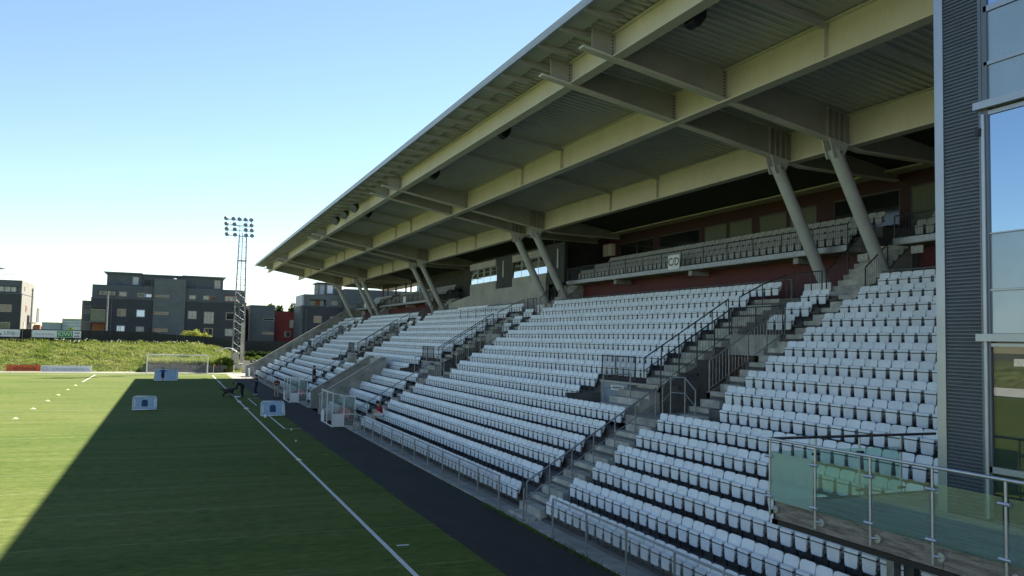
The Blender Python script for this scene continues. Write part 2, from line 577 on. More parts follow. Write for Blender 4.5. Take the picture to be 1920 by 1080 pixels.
# ================================================================== GRANDSTAND
NR = 16
ROW_D, ROW_H = 0.765, 0.475
ax = lambda i: 4.66 + ROW_D * (i - 1)        # front edge of row i
tz = lambda i: 0.12 + ROW_H * (i - 1)        # tread level of row i
PER = 25.8
VO = [PER * k for k in range(4)]             # the four stair and gangway bays
NEAR_END, FAR_END = -53.2, 51.2

stand = thing("grandstand", "long covered football grandstand with white seats and pale roof beams", "grandstand", (4.6, 0, 0))


def subtract(spans, gap):
    out = []
    for a, b in spans:
        if gap[1] <= a or gap[0] >= b:
            out.append((a, b))
            continue
        if gap[0] > a: out.append((a, gap[0]))
        if gap[1] < b: out.append((gap[1], b))
    return out


def split(spans, cuts):
    out = []
    for a, b in spans:
        c = sorted(x for x in cuts if a < x < b)
        pts = [a] + c + [b]
        out += list(zip(pts[:-1], pts[1:]))
    return out


TUNNEL = (-4.05, 0.45)
for i in range(1, NR + 1):
    near = -60.0 if i <= 3 else NEAR_END
    sp = [(near, FAR_END)]
    if i <= 6: sp = subtract(sp, TUNNEL)
    for o in VO:
        if i in (7, 8): sp = subtract(sp, (-41.5 + o, -34.3 + o))
        if 9 <= i <= 12: sp = subtract(sp, (-41.4 + o, -38.7 + o))
    cuts = [-40.3 + o for o in VO] + [-28.5 + o for o in VO]
    for a, b in split(sp, cuts):
        x0 = 5.12 if i == 1 else ax(i)
        x1 = ax(i) + ROW_D + 0.06 if i < NR else 19.3
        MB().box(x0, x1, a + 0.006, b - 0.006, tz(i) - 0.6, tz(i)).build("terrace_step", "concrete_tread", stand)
# walkway slab and kerb along the asphalt
for a, b in split(subtract([(-60, FAR_END)], (-3.85, 0.25)), [y for y in np.arange(-58, 51, 6.0)]):
    MB().box(4.52, 5.2, a + 0.008, b - 0.008, -0.3, 0.035).build("walkway_slab", "concrete", stand, bevel=0.012)
    MB().box(4.46, 4.54, a + 0.02, b - 0.02, -0.3, -0.055 + 0.05).build("kerb", "concrete_light", stand, bevel=0.01)

# back of the stand, ends
MB().box(22.6, 22.9, NEAR_END, 51.0, 0, 9.2).build("back_wall", "concrete_dark", stand)
MB().prism([(4.05, -0.1), (4.05, 1.32), (5.0, 1.62), (17.3, 9.27), (19.6, 9.5), (22.6, 9.5), (22.6, -0.1)], 'y', 51.22, 51.47).build("end_wall", "concrete", stand)
MB().prism([(4.02, 1.325), (4.02, 1.40), (5.0, 1.70), (17.3, 9.35), (17.3, 9.275), (5.0, 1.625)], 'y', 51.19, 51.50).build("wall_coping", "concrete_light", stand)
MB().prism([(5.2, -0.2), (5.2, 0.0), (17.0, 7.0), (22.5, 7.0), (22.5, -0.2)], 'y', NEAR_END - 0.25, NEAR_END - 0.02).build("end_wall", "concrete_dark", stand)

# players' tunnel at the halfway line
tun = thing("players_tunnel", "open concrete players tunnel with sloping side walls between the dugouts", "tunnel", (4.6, -1.8, 0))
for y0, y1, zt in ((0.0, 0.26, 0.0), (-4.0, -3.74, 0.0)):
    MB().prism([(4.62, -0.1), (4.62, 1.22), (9.05, 3.92), (9.35, 3.92), (9.35, -0.1)], 'y', y0, y1).build("side_wall", "concrete", tun)
    MB().prism([(4.56, 1.225), (4.56, 1.31), (9.0, 4.01), (9.35, 4.01), (9.35, 3.925), (9.03, 3.925)], 'y', y0 - 0.03, y1 + 0.03).build("coping", "concrete_light", tun)
MB().box(9.0, 9.25, -3.73, -0.01, 2.2, 3.86).build("back_wall", "concrete_light", tun)
MB().box(9.26, 9.4, -3.73, -0.01, -0.1, 2.2).build("doorway", "black_paint", tun)
MB().box(4.62, 9.3, -3.73, -0.01, -0.25, -0.02).build("floor_slab", "concrete_dark", tun)
MB().box(4.70, 4.80, -3.73, -2.6, 0.0, 1.05).build("gate_leaf", "concrete_dark", tun)

# ------------------------------------------------------------------ stair bays and gangways
BAY = ["nearest", "second", "third", "farthest"]


def post_rail(pts, h, name, label, parent_loc, m="galv", r=0.024, cat="handrail", group=None, mid=True, base=None):
    """handrail over a list of foot points"""
    t = thing(name, label, cat, parent_loc, group)
    top = [Vector(p) + Vector((0, 0, h)) for p in pts]
    MB().path(top, r * 1.1, 8).build("rail", m, t, True)
    if mid: MB().path([Vector(p) + Vector((0, 0, h * 0.5)) for p in pts], r * 0.7, 6).build("mid_rail", m, t, True)
    for p in pts:
        MB().tube(p, Vector(p) + Vector((0, 0, h)), r * 0.9, 8).build("post", m, t, True)
    return t


def barred(pts, h, label, m="rail_dark", gap=0.12, cat="railing", low=0.08, posts=None, group=None, post_m=None, bar_r=0.008):
    t = thing("railing", label, cat, pts[0], group)
    up = Vector((0, 0, h))
    lo = Vector((0, 0, low))
    P = [Vector(p) for p in pts]
    MB().path([p + up for p in P], 0.024, 8).build("rail", m, t, True)
    MB().path([p + lo for p in P], 0.012, 6).build("bottom_rail", m, t, True)
    bars = MB()
    for a, b in zip(P[:-1], P[1:]):
        n = max(1, int((b - a).length / gap))
        for k in range(1, n):
            c = a.lerp(b, k / n)
            bars.tube(c + lo, c + up, bar_r, 4, caps=False)
    bars.build("bars", m, t)
    for p in (posts or P):
        MB().tube(p, Vector(p) + up, 0.026, 8).build("post", post_m or m, t, True)
    return t


for k, o in enumerate(VO):
    w = BAY[k]
    # concrete half steps, one block each
    for i in range(1, 7):
        if k == 3 and i > 7: break
        MB().box(ax(i + 1) - 0.39, ax(i + 1) + 0.01, -41.12 + o, -39.55 + o, tz(i) - 0.02, tz(i) + ROW_H / 2).build("step", "concrete_step", stand, bevel=0.012)
    MB().box(4.9, 5.3, -41.1 + o, -39.55 + o, 0.0, 0.115).build("step", "concrete_step", stand, bevel=0.012)
    for i in range(7, 16):
        MB().box(ax(i + 1) - 0.39, ax(i + 1) + 0.01, -42.62 + o, -41.62 + o, tz(i) - 0.02, tz(i) + ROW_H / 2).build("step", "concrete_step", stand, bevel=0.012)
        if i >= 9:
            MB().box(ax(i + 1) - 0.39, ax(i + 1) + 0.01, -38.55 + o, -37.1 + o, tz(i) - 0.02, tz(i) + ROW_H / 2).build("step", "concrete_step", stand, bevel=0.012)
    # light nosings on the treads of the stairs
    for i in range(1, 17):
        for y0, y1 in (((-41.1, -39.55),) if i <= 6 else ((-42.6, -41.62), (-38.55, -37.1)) if i >= 9 else ((-42.6, -41.62),)):
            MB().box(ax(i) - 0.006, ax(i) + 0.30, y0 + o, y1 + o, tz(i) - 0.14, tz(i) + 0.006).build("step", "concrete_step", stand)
    # gangway notch
    MB().box(ax(7) - 0.1, ax(15), -41.5 + o, -34.3 + o, tz(7) - 0.3, tz(7) + 0.004).build("gangway_floor", "concrete", stand)
    for j in range(3):
        MB().box(ax(9) - 1.25 + 0.4 * j, ax(9) + 0.02, -38.62 + o - 0.01 * j, -36.5 + 0.02 * j + o, tz(7), tz(7) + 0.237 * (j + 1)).build("step", "concrete_step", stand, bevel=0.012)
    MB().box(ax(9) - 0.05, ax(9) + 0.1, -36.45 + o, -34.32 + o, tz(7), tz(9) - 0.07).build("gangway_panel", "blue_panel", stand)
    MB().box(ax(9) - 0.08, ax(9) + 0.1, -38.6 + o, -34.3 + o, tz(9) - 0.06, tz(9) + 0.012).build("panel_coping", "concrete_light", stand)
    MB().box(ax(7), ax(9), -34.3 + o, -34.1 + o, tz(7), tz(8) - 0.05).build("gangway_end", "concrete_dark", stand)
    MB().prism([(ax(9), tz(7)), (ax(9), tz(9) - 0.05), (ax(13), tz(12) - 0.05), (ax(14), tz(12)), (ax(14), tz(7))], 'y', -38.69 + o, -38.5 + o).build("gangway_wall", "concrete_dark", stand)
    MB().prism([(ax(9), tz(7)), (ax(9), tz(9) - 0.05), (ax(13), tz(12) - 0.05), (ax(14), tz(12)), (ax(14), tz(7))], 'y', -41.6 + o, -41.41 + o).build("gangway_wall", "concrete_dark", stand)
    MB().box(ax(13) - 0.1, ax(13) + 0.4, -41.4 + o, -38.7 + o, tz(13) - 0.75, tz(13) - 0.005).build("landing_beam", "concrete", stand)
    MB().box(ax(14), ax(14) + 0.1, -41.4 + o, -38.7 + o, tz(7), tz(13) - 0.6).build("gangway_back", "dark_wall", stand)
    dr = MB().box(ax(12) + 0.2, ax(12) + 0.26, -40.7 + o, -39.0 + o, tz(7), tz(7) + 2.05).build("gangway_door", "brown_door", stand)
    for q in range(7):
        MB().box(ax(12) + 0.17, ax(12) + 0.2, -40.66 + q * 0.24 + o, -40.48 + q * 0.24 + o, tz(7) + 0.05, tz(7) + 2.0).build("door_slat", "brown_door", dr)
    # handrails
    pts = [(ax(i) + 0.28, -40.35 + o, tz(i)) for i in range(1, 8)]
    post_rail(pts, 0.97, "handrail", f"galvanised centre handrail on the lower steps of the {w} stair bay", pts[0], group="lower stair handrails")
    pts = [(ax(i) + 0.3, -37.05 + o, tz(i)) for i in range(9, 15)]
    post_rail(pts, 0.95, "handrail", f"dark handrail beside the upper seat ends in the {w} stair bay", pts[0], "rail_dark", group="upper stair handrails")
    barred([(ax(i) + 0.05, -38.6 + o, tz(i)) for i in (9, 10, 11, 12, 13)], 0.98, f"dark sloping bar railing left of the {w} gangway well", gap=0.13, group="gangway well railings")
    barred([(ax(i) + 0.05, -41.5 + o, tz(i)) for i in (9, 10, 11, 12, 13)], 0.98, f"grey sloping bar railing right of the {w} gangway well", m="galv", gap=0.13, group="gangway well railings")
    barred([(ax(13) - 0.05, -41.5 + o, tz(13)), (ax(13) - 0.05, -40.1 + o, tz(13)), (ax(13) - 0.05, -38.6 + o, tz(13))], 0.98,
           f"bar railing on the bridge landing over the {w} gangway", gap=0.11, m="rail_dark", group="bridge landing railings")
    barred([(ax(9) + 0.02, -34.3 + o, tz(9)), (ax(9) + 0.02, -35.4 + o, tz(9)), (ax(9) + 0.02, -36.9 + o, tz(9))], 0.98,
           f"bar railing above the grey panel of the {w} gangway", gap=0.09, m="rail_dark", group="gangway panel railings")
    t = thing("handrail", f"bent galvanised guard rail on the landing of the {w} gangway", "handrail", (9.85, -41.2 + o, tz(7)), "landing guard rails")
    x = 9.85
    g = [(x, -40.27 + o, 3.98), (x, -40.75 + o, 4.33), (x, -41.57 + o, 4.35), (x, -42.14 + o, 3.98)]
    MB().path(g, 0.028, 8).build("rail", "galv", t, True)
    MB().path([(p[0], p[1], p[2] - 0.5) for p in g], 0.018, 8).build("mid_rail", "galv", t, True)
    for p in g:
        MB().tube((p[0], p[1], tz(7)), p, 0.024, 8).build("post", "galv", t, True)
    t = thing("handrail", f"short galvanised handrail on the side steps of the {w} gangway", "handrail", (10.0, -36.7 + o, tz(7)), "side step handrails")
    g = [(9.6, -36.6 + o, 3.2), (9.6, -36.6 + o, 4.22), (10.0, -37.9 + o, 4.3), (10.0, -37.9 + o, 3.3)]
    MB().path(g, 0.026, 8).build("rail", "galv", t, True)
    MB().tube((9.6, -36.6 + o, 3.75), (10.0, -37.9 + o, 3.8), 0.016, 6).build("mid_rail", "galv", t, True)
    t = thing("handrail", f"dark angled handrail by the top row of the {w} stair bay", "handrail", (ax(15), -38.0 + o, tz(15)), "top row handrails")
    g = [(ax(14) + 0.4, -37.6 + o, tz(14) + 1.0), (ax(15) + 0.5, -37.9 + o, tz(15) + 1.05), (ax(16) + 0.4, -38.5 + o, tz(16) + 0.95)]
    MB().path(g, 0.026, 8).build("rail", "rail_dark", t, True)
    for p, i in zip(g, (14, 15, 16)):
        MB().tube((p[0], p[1], tz(i)), p, 0.02, 8).build("post", "rail_dark", t, True)

sg = thing("sign", "small white reserved sign on the grey panel of the nearest gangway", "sign", (ax(9) - 0.06, -35.7, 3.6))
MB().box(ax(9) - 0.075, ax(9) - 0.052, -36.2, -35.2, 3.58, 3.77).build("plate", "white_board", sg, bevel=0.004)
text("RESERVERT", 0.17, (ax(9) - 0.079, -35.7, 3.675), FACE_PITCH, "ad_ink", sg, sx=0.85)

# rail behind the top row
for y0, y1, w in ((-53.0, -42.7, "nearest"), (-38.2, -17.0, "second"), (-12.4, 8.6, "third"), (13.4, 34.4, "fourth")):
    t = thing("handrail", f"thin grey rail behind the top row of the {w} seat block", "handrail", (17.02, y0, tz(16)), "rails behind the top row")
    MB().tube((17.02, y0, 8.06), (17.02, y1, 8.06), 0.024, 8).build("rail", "galv", t, True)
    n = int((y1 - y0) / 1.6)
    for q in range(n + 1):
        y = y0 + (y1 - y0) * q / n
        MB().tube((17.02, y, tz(16)), (17.02, y, 8.06), 0.02, 6).build("post", "galv", t, True)

# ------------------------------------------------------------------ upper balcony
BX = 18.0
BALC = [(-53.1, -42.3), (-40.1, -16.2), (13.2, 35.3), (38.9, 49.0)]
BNAME = ["nearest", "second", "third", "farthest"]
BROWS = [(18.15, 9.27), (18.98, 9.70), (19.81, 10.13)]
for bi, (y0, y1) in enumerate(BALC):
    MB().box(BX, 22.5, y0, y1, 9.07, 9.25).build("balcony_slab", "concrete", stand)
    MB().box(BX - 0.03, BX + 0.12, y0 - 0.02, y1 + 0.02, 9.10, 9.30).build("balcony_edge", "galv", stand)
    for q, (bx, bz) in enumerate(BROWS):
        MB().box(bx, bx + 0.86 if q < 2 else 22.0, y0 + 0.02, y1 - 0.02, 9.2, bz).build("balcony_step", "concrete_dark", stand)
    for y in np.arange(y0 + 3, y1 - 2, 7.5):
        MB().box(BX + 0.2, 19.3, y - 0.15, y + 0.15, 8.82, 9.069).build("bracket_beam", "concrete", stand)
    n = max(2, int((y1 - y0) / 1.75))
    barred([(BX + 0.04, y0 + (y1 - y0) * q / n, 9.25) for q in range(n + 1)], 0.85, f"dark bar railing along the front of the {BNAME[bi]} upper balcony",
           gap=0.115, group="balcony railings")
    # red wall under and behind
    MB().box(19.2, 19.4, y0, y1, 6.9, 9.068).build("lower_wall", "red_wall", stand)
MB().box(19.2, 19.4, -42.28, -40.12, 6.9, 9.068).build("lower_wall", "dark_wall", stand)
MB().box(19.21, 19.4, -16.2, -12.7, 6.9, 9.3).build("lower_wall", "concrete", stand)
MB().box(19.21, 19.4, 9.0, 13.2, 6.9, 9.3).build("lower_wall", "concrete_dark", stand)
MB().box(19.21, 19.4, 35.32, 38.88, 6.9, 9.068).build("lower_wall", "dark_wall", stand)
MB().box(19.21, 19.4, 49.0, 51.2, 6.9, 9.3).build("lower_wall", "concrete", stand)
# upper red wall with windows (near half)
WX = 22.0
wins = [(-18.07, -15.94, 0), (-20.15, -18.12, 0), (-24.96, -20.69, 0), (-27.41, -25.34, 1), (-29.52, -27.55, 1), (-32.12, -30.01, 1), (-34.15, -32.29, 1),
        (-38.9, -35.2, 0), (-40.9, -39.4, 1), (-42.3, -41.1, 1), (-47.5, -45.5, 0)]
zlo, zhi = 10.25, 12.02
edges = [-53.1]
MB().box(WX, WX + 0.2, -53.1, -13.0, zhi, 13.3).build("upper_wall", "red_wall_shaded", stand)
MB().box(WX, WX + 0.2, -53.1, -13.0, 9.2, zlo).build("upper_wall", "red_wall_shaded", stand)
ys = sorted([(a, b) for a, b, c in wins])
prev = -53.1
for a, b in ys:
    if a - prev > 0.01: MB().box(WX + 0.001, WX + 0.2, prev, a, zlo, zhi).build("upper_wall", "red_wall_shaded", stand)
    prev = b
MB().box(WX + 0.001, WX + 0.2, prev, -13.0, zlo, zhi).build("upper_wall", "red_wall_shaded", stand)
for a, b, cu in wins:
    wn_ = MB().box(WX + 0.02, WX + 0.09, a, b, zlo, zlo + 0.07).box(WX + 0.02, WX + 0.09, a, b, zhi - 0.07, zhi).box(WX + 0.02, WX + 0.09, a, a + 0.06, zlo + 0.07, zhi - 0.07) \
        .box(WX + 0.02, WX + 0.09, b - 0.06, b, zlo + 0.07, zhi - 0.07).build("window", "rail_dark", stand)
    MB().box(WX + 0.05, WX + 0.07, a + 0.06, b - 0.06, zlo + 0.07, zhi - 0.07).build("pane", "curtain" if cu else "dark_glass", wn_)
MB().box(21.2, WX - 0.01, -53.1, -13.0, 12.60, 12.66).build("soffit_strip", "beam_paint", stand)
cb = thing("cabinet", "cream wall cabinet on the dark red wall behind the balcony end", "cabinet", (21.9, -14.8, 11.2))
MB().box(21.7, 21.99, -15.36, -14.16, 11.27, 12.08).build("body", "beam_paint", cb, bevel=0.01)
MB().box(21.69, 21.7, -14.79, -14.77, 11.3, 12.05).build("door_gap", "rail_dark", cb)
# inner wall beside and behind the commentary box
MB().box(21.21, 22.2, 13.0, 13.19, 8.5, 13.3).build("inner_wall", "dark_wall", stand)
MB().box(21.0, 21.2, -12.79, 13.2, 8.5, 13.3).build("inner_wall", "dark_wall", stand)
MB().box(18.6, 22.2, -12.99, -12.8, 9.0, 13.4).build("inner_wall", "dark_wall", stand)
# far half: parapet and open gallery with posts
MB().box(WX, WX + 0.2, 13.21, 51.2, 9.2, 11.12).build("upper_wall", "dark_wall", stand)
MB().box(WX, WX + 0.2, 13.21, 32.0, 11.12, 13.3).build("upper_wall", "dark_wall", stand)
MB().box(WX, WX + 0.2, 32.0, 51.2, 12.25, 13.2).build("upper_wall", "dark_wall", stand)
for y in (36.2, 38.6, 43.6, 48.0, 50.9):
    MB().box(WX + 0.02, WX + 0.18, y - 0.1, y + 0.1, 11.12, 12.25).build("gallery_post", "red_wall", stand)

# commentary box
cbx = thing("commentary_box", "concrete commentary box with a strip of mirrored windows above the top row", "commentary box", (18.2, -4.7, 8.0))
MB().box(18.2, 18.45, -12.5, -6.45, 7.3, 10.10).build("parapet", "concrete_light", cbx)
MB().box(18.2, 18.45, -3.0, 3.03, 7.3, 10.12).build("parapet", "concrete_light", cbx)
MB().prism([(3.05, 7.3), (8.9, 7.3), (8.9, 8.7), (3.05, 9.2)], 'x', 18.22, 18.45).build("parapet", "concrete_light", cbx)
MB().box(18.21, 18.45, -6.44, -3.01, 7.3, 9.46).build("parapet", "concrete_light", cbx)
MB().box(18.28, 18.5, -6.44, -3.01, 9.46, 11.9).build("dark_panel", "dark_wall", cbx)
MB().box(18.28, 18.5, -15.2, -12.52, 9.3, 12.0).build("dark_panel", "dark_wall", cbx)
MB().box(18.16, 18.5, -12.5, -6.45, 11.30, 11.80).build("lintel", "concrete_light", cbx)
MB().box(18.16, 18.5, -3.0, 3.03, 11.30, 11.82).build("lintel", "concrete_light", cbx)
for a, b, n in ((-12.5, -6.45, 4), (-3.0, 3.03, 4)):
    for q in range(n):
        c0, c1 = a + (b - a) * q / n, a + (b - a) * (q + 1) / n
        w_ = MB().add([(18.30, c0 + 0.03, 10.1), (18.30, c1 - 0.03, 10.1), (18.355, c1 - 0.03, 11.3), (18.355, c0 + 0.03, 11.3)], [(0, 1, 2, 3)]).build("window", "box_glass", cbx)
        MB().box(18.27, 18.36, c0 - 0.025, c0 + 0.025, 10.6, 11.3).build("mullion", "column_paint", w_)
MB().box(18.45, 21.0, -12.5, 3.03, 11.9, 12.0).build("ceiling_slab", "dark_wall", cbx)
for y in (-4.5, -14.3):
    MB().box(18.2, 18.27, y - 0.08, y + 0.08, 10.3, 11.6).build("light_strip", "column_paint", cbx)

# stairs from the top row up to the balcony, with railings
for k, o in enumerate(VO):
    w = BAY[k]
    y0, y1 = -42.0 + o, -40.2 + o
    n = 9
    for q in range(n):
        z = tz(16) + (9.25 - tz(16)) * (q + 1) / n
        MB().box(16.95 + q * 0.26, 19.25, y0, y1, z - 0.24, z).build("step", "concrete_step", stand)
    f = lambda q: (16.95 + q * 0.26, tz(16) + (9.25 - tz(16)) * q / n)
    for yy, side in ((y0 - 0.03, "right"), (y1 + 0.03, "left")):
        P = [(f(0)[0], yy, f(0)[1]), (f(4)[0], yy, f(4)[1]), (f(9)[0], yy, f(9)[1])]
        barred(P, 1.0, f"dark bar railing on the {side} of the balcony stairs at the {w} bay", gap=0.13, group="balcony stair railings")
    barred([(16.75, -38.6 + o, tz(16)), (16.75, -39.6 + o, tz(16)), (16.75, -40.15 + o, tz(16))], 1.0, f"bar railing at the foot of the balcony stairs in the {w} bay",
           gap=0.11, group="balcony stair foot railings")
    bd = MB().box(17.4, 17.46, -39.9 + o, -38.5 + o, tz(16) + 0.02, tz(16) + 0.62).build("white_board", "lit_white")
    tag(bd, f"white board leaning behind the top row at the {w} bay", "board", "white boards behind the top row")

# ------------------------------------------------------------------ roof
SHEETX = [(5.3, 15.24), (7.0, 15.02), (11.2, 14.48), (16.43, 13.63), (24.4, 12.32)]  # unseen rear overhang lengthened to block sun through the open gallery


def zs(x):
    for (xa, za), (xb, zb) in zip(SHEETX[:-1], SHEETX[1:]):
        if x <= xb: return za + (zb - za) * (x - xa) / (xb - xa)
    return SHEETX[-1][1]


SW = 1.65
prof = []
for q in range(5):
    y = q * 0.33
    prof += [(y, 0), (y + 0.12, 0), (y + 0.165, 0.10), (y + 0.285, 0.10)]
prof += [(1.648, 0)]
sv, sf = [], []
for (x, z) in SHEETX:
    for (y, dz) in prof: sv.append((x, y, z + dz))
npf = len(prof)
for a in range(len(SHEETX) - 1):
    for b in range(npf - 1):
        sf.append((a * npf + b, a * npf + b + 1, (a + 1) * npf + b + 1, (a + 1) * npf + b))
sheet_me = bpy.data.meshes.new("roof_sheet")
sheet_me.from_pydata(sv, [], sf)
sheet_me.materials.append(MATS["sheet_metal"])
NSH = 66
Y_R0 = -52.1
for q in range(NSH):
    o_ = bpy.data.objects.new("roof_sheet", sheet_me)
    COL.objects.link(o_)
    o_.parent = stand
    o_.location = (-4.6, Y_R0 + q * SW, 0)
Y_R1 = Y_R0 + NSH * SW
# insulated roof cover above the sheets, front fascia and drip edge
MB().prism([(5.6, 15.335), (5.6, 15.42), (24.4, 12.62), (24.4, 12.46)], 'y', Y_R0 - 0.05, Y_R1 + 0.05).build("roof_cover", "fascia_metal", stand)
MB().box(5.18, 5.29, Y_R0 - 0.06, Y_R1 + 0.06, 15.06, 15.20).build("fascia", "fascia_metal", stand)
MB().box(5.22, 5.30, Y_R0 - 0.06, Y_R1 + 0.06, 15.205, 15.36).build("gutter", "sheet_metal", stand)
for q in range(0, NSH):
    y = Y_R0 + q * SW + 0.8
    MB().prism([(5.28, 15.05), (5.28, 15.22), (6.55, 15.06), (6.35, 14.90), (5.9, 14.93)], 'y', y - 0.09, y + 0.09).build("eave_bracket", "sheet_metal", stand)
MB().prism([(5.28, 15.16), (5.28, 15.20), (6.0, 15.105), (6.0, 15.07)], 'y', Y_R0, Y_R1).build("eave_panel", "sheet_metal", stand)


def ibeam(xc, zb, zt, fw, name="roof_beam"):
    m = MB()
    y0, y1 = Y_R0 - 0.02, Y_R1 - 0.1
    m.box(xc - fw / 2, xc + fw / 2, y0, y1, zb, zb + 0.05)
    m.box(xc - 0.025, xc + 0.025, y0, y1, zb + 0.05, zt)
    m.box(xc - fw / 2.4, xc + fw / 2.4, y0, y1, zt, zt + 0.03)
    return m.build(name, "beam_paint", stand)


b1 = ibeam(7.0, 14.22, zs(7.0) - 0.035, 0.40)
b2 = ibeam(11.2, 13.38, zs(11.2) - 0.035, 0.42)
b3 = ibeam(16.43, 12.47, zs(16.43) - 0.035, 0.42)

TR = []
for o in VO:
    TR += [-41.85 + o, -38.85 + o]
TR += [51.15]
zb_t = lambda x: 14.22 - 0.182 * (x - 6.8) + 0.012
for y in TR:
    web = [(6.15, zs(6.15) - 0.03), (6.15, zb_t(6.15) + 0.03), (16.9, zb_t(16.9) + 0.03), (21.9, zs(21.9) - 0.4), (21.9, zs(21.9) - 0.03), (16.43, zs(16.43) - 0.03),
           (11.2, zs(11.2) - 0.03), (7.0, zs(7.0) - 0.03)]
    o_ = MB().prism(web, 'y', y - 0.02, y + 0.02).build("cross_beam", "cross_shaded", stand)
    MB().bar((5.78, y, zb_t(5.78)), (16.95, y, zb_t(16.95)), 0.30, 0.07).bar((16.95, y, zb_t(16.95)), (21.9, y, zs(21.9) - 0.42), 0.28, 0.06).build("flange", "flange_lit", o_)
    for x in (15.35, 15.6, 15.85, 16.1):
        for sg_ in (-1, 1):
            MB().box(x - 0.012, x + 0.012, y + sg_ * 0.02, y + sg_ * 0.15, zb_t(x) + 0.04, zs(x) - 0.05).build("stiffener", "cross_shaded", o_)
    # bolt rows on the end plates
    bm_ = MB()
    for x, z0, z1 in ((6.86, 14.35, 14.95), (11.06, 13.5, 14.4), (7.14, 14.35, 14.95), (11.34, 13.5, 14.4)):
        for z in np.arange(z0, z1, 0.11):
            bm_.box(x - 0.02, x + 0.02, y - 0.045, y + 0.045, z - 0.02, z + 0.02)
    bm_.build("bolts", "rail_dark", o_)
for y in (-46.4, -29.5, -24.8, -3.3, 1.3, 22.7, 27.4, 45.0):
    m = MB()
    for xa, xb in ((7.05, 11.15), (11.25, 16.4)):
        m.bar((xa, y, zs(xa) - 0.10), (xb, y, zs(xb) - 0.10), 0.10, 0.20)
    m.build("purlin", "sheet_metal", stand)
    for xc, zb, zt, par in ((11.2, 13.43, 14.44, b2), (16.43, 12.52, 13.59, b3)):
        MB().box(xc - 0.17, xc - 0.03, y - 0.012, y + 0.012, zb, zt).build("stiffener", "beam_paint", par)
# inclined columns
for y in TR:
    p, q = Vector((15.72, y, 12.36)), Vector((18.45, y, 7.25))
    c_ = MB().tube(p, q, 0.235, 20).build("column", "column_paint", stand, True)
    MB().prism([(15.35, zb_t(15.35) - 0.03), (16.2, zb_t(16.2) - 0.03), (16.0, 12.05), (15.55, 12.0)], 'y', y - 0.19, y - 0.15).build("gusset", "column_paint", c_)
    MB().prism([(15.35, zb_t(15.35) - 0.03), (16.2, zb_t(16.2) - 0.03), (16.0, 12.05), (15.55, 12.0)], 'y', y + 0.15, y + 0.19).build("gusset", "column_paint", c_)
    MB().tube((15.82, y - 0.24, 12.2), (15.82, y + 0.24, 12.2), 0.05, 10).build("pin", "galv", c_, True)
# cable conduits under the roof
for x_, z_ in ((7.3, 14.85), (11.5, 14.3), (16.7, 13.4)):
    MB().tube((x_, Y_R0 + 0.2, z_), (x_, 50.9, z_), 0.025, 6).build("conduit", "galv", stand, True)
# dark soffit above the balcony
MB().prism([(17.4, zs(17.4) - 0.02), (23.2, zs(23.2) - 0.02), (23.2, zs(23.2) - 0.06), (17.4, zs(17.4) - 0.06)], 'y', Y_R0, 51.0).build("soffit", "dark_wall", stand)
# ================================================================== SEATS
SP = 0.445


def seat_parts():
    back = MB()
    us, ss = (-1, -0.62, 0.62, 1), (0.0, 0.80, 1.0)
    hw = {0.0: 0.185, 0.80: 0.214, 1.0: 0.206}

    def pt(u, s, t):
        w = hw[s]
        uu = u if s < 1 else u * (0.93 if abs(u) == 1 else 1)
        z = 0.36 + 0.365 * s - (0.014 if (s == 1 and abs(u) == 1) else 0)
        x = -0.075 + 0.075 * s + 0.018 * (1 - u * u) - t
        return (x, uu * w, z)
    vs, fs = [], []
    for t in (0.022, 0.0):
        for s in ss:
            for u in us: vs.append(pt(u, s, t))
    id_ = lambda t, j, i: t * 12 + j * 4 + i
    for j in range(2):
        for i in range(3):
            fs.append((id_(0, j, i), id_(0, j, i + 1), id_(0, j + 1, i + 1), id_(0, j + 1, i)))
            fs.append((id_(1, j, i + 1), id_(1, j, i), id_(1, j + 1, i), id_(1, j + 1, i + 1)))
    ring = [(0, 0), (0, 1), (0, 2), (0, 3), (1, 3), (2, 3), (2, 2), (2, 1), (2, 0), (1, 0)]
    for (j0, i0), (j1, i1) in zip(ring, ring[1:] + ring[:1]):
        fs.append((id_(1, j0, i0), id_(1, j1, i1), id_(0, j1, i1), id_(0, j0, i0)))
    back.add(vs, fs)
    pan = MB()
    pan.prism([(-0.168, 0.440), (-0.156, 0.235), (-0.132, 0.190), (0.132, 0.190), (0.156, 0.235), (0.168, 0.440)], 'x', -0.172, -0.13)
    pan.prism([(-0.172, 0.466), (-0.165, 0.520), (-0.10, 0.536), (-0.085, 0.47)], 'y', -0.176, 0.176)
    fr = MB()
    fr.box(-0.168, -0.12, -0.180, 0.180, 0.434, 0.472)
    fr.prism([(-0.19, 0.30), (-0.15, 0.37), (-0.05, 0.38), (-0.05, 0.22), (-0.13, 0.22)], 'y', 0.178, 0.262)
    fr.box(-0.10, -0.06, 0.208, 0.234, 0.0, 0.30)
    fr.box(-0.10, -0.06, 0.182, 0.258, 0.36, 0.50)
    return back, pan, fr


S_BACK, S_PAN, S_FRAME = seat_parts()
seat_back_me = S_BACK.mesh("backrest"); seat_back_me.materials.append(MATS["seat_white"])
seat_pan_me = S_PAN.mesh("seat_pan"); seat_pan_me.materials.append(MATS["seat_white"])
seat_frame_me = S_FRAME.mesh("bracket"); seat_frame_me.materials.append(MATS["seat_frame"])


def project(p):
    q = Vector(p) - CAM_LOC
    z = q.dot(_f)
    if z < 0.1: return None
    return 960 + FPX * q.dot(_r2) / z, 540 + FPX * q.dot(_d2) / z, z


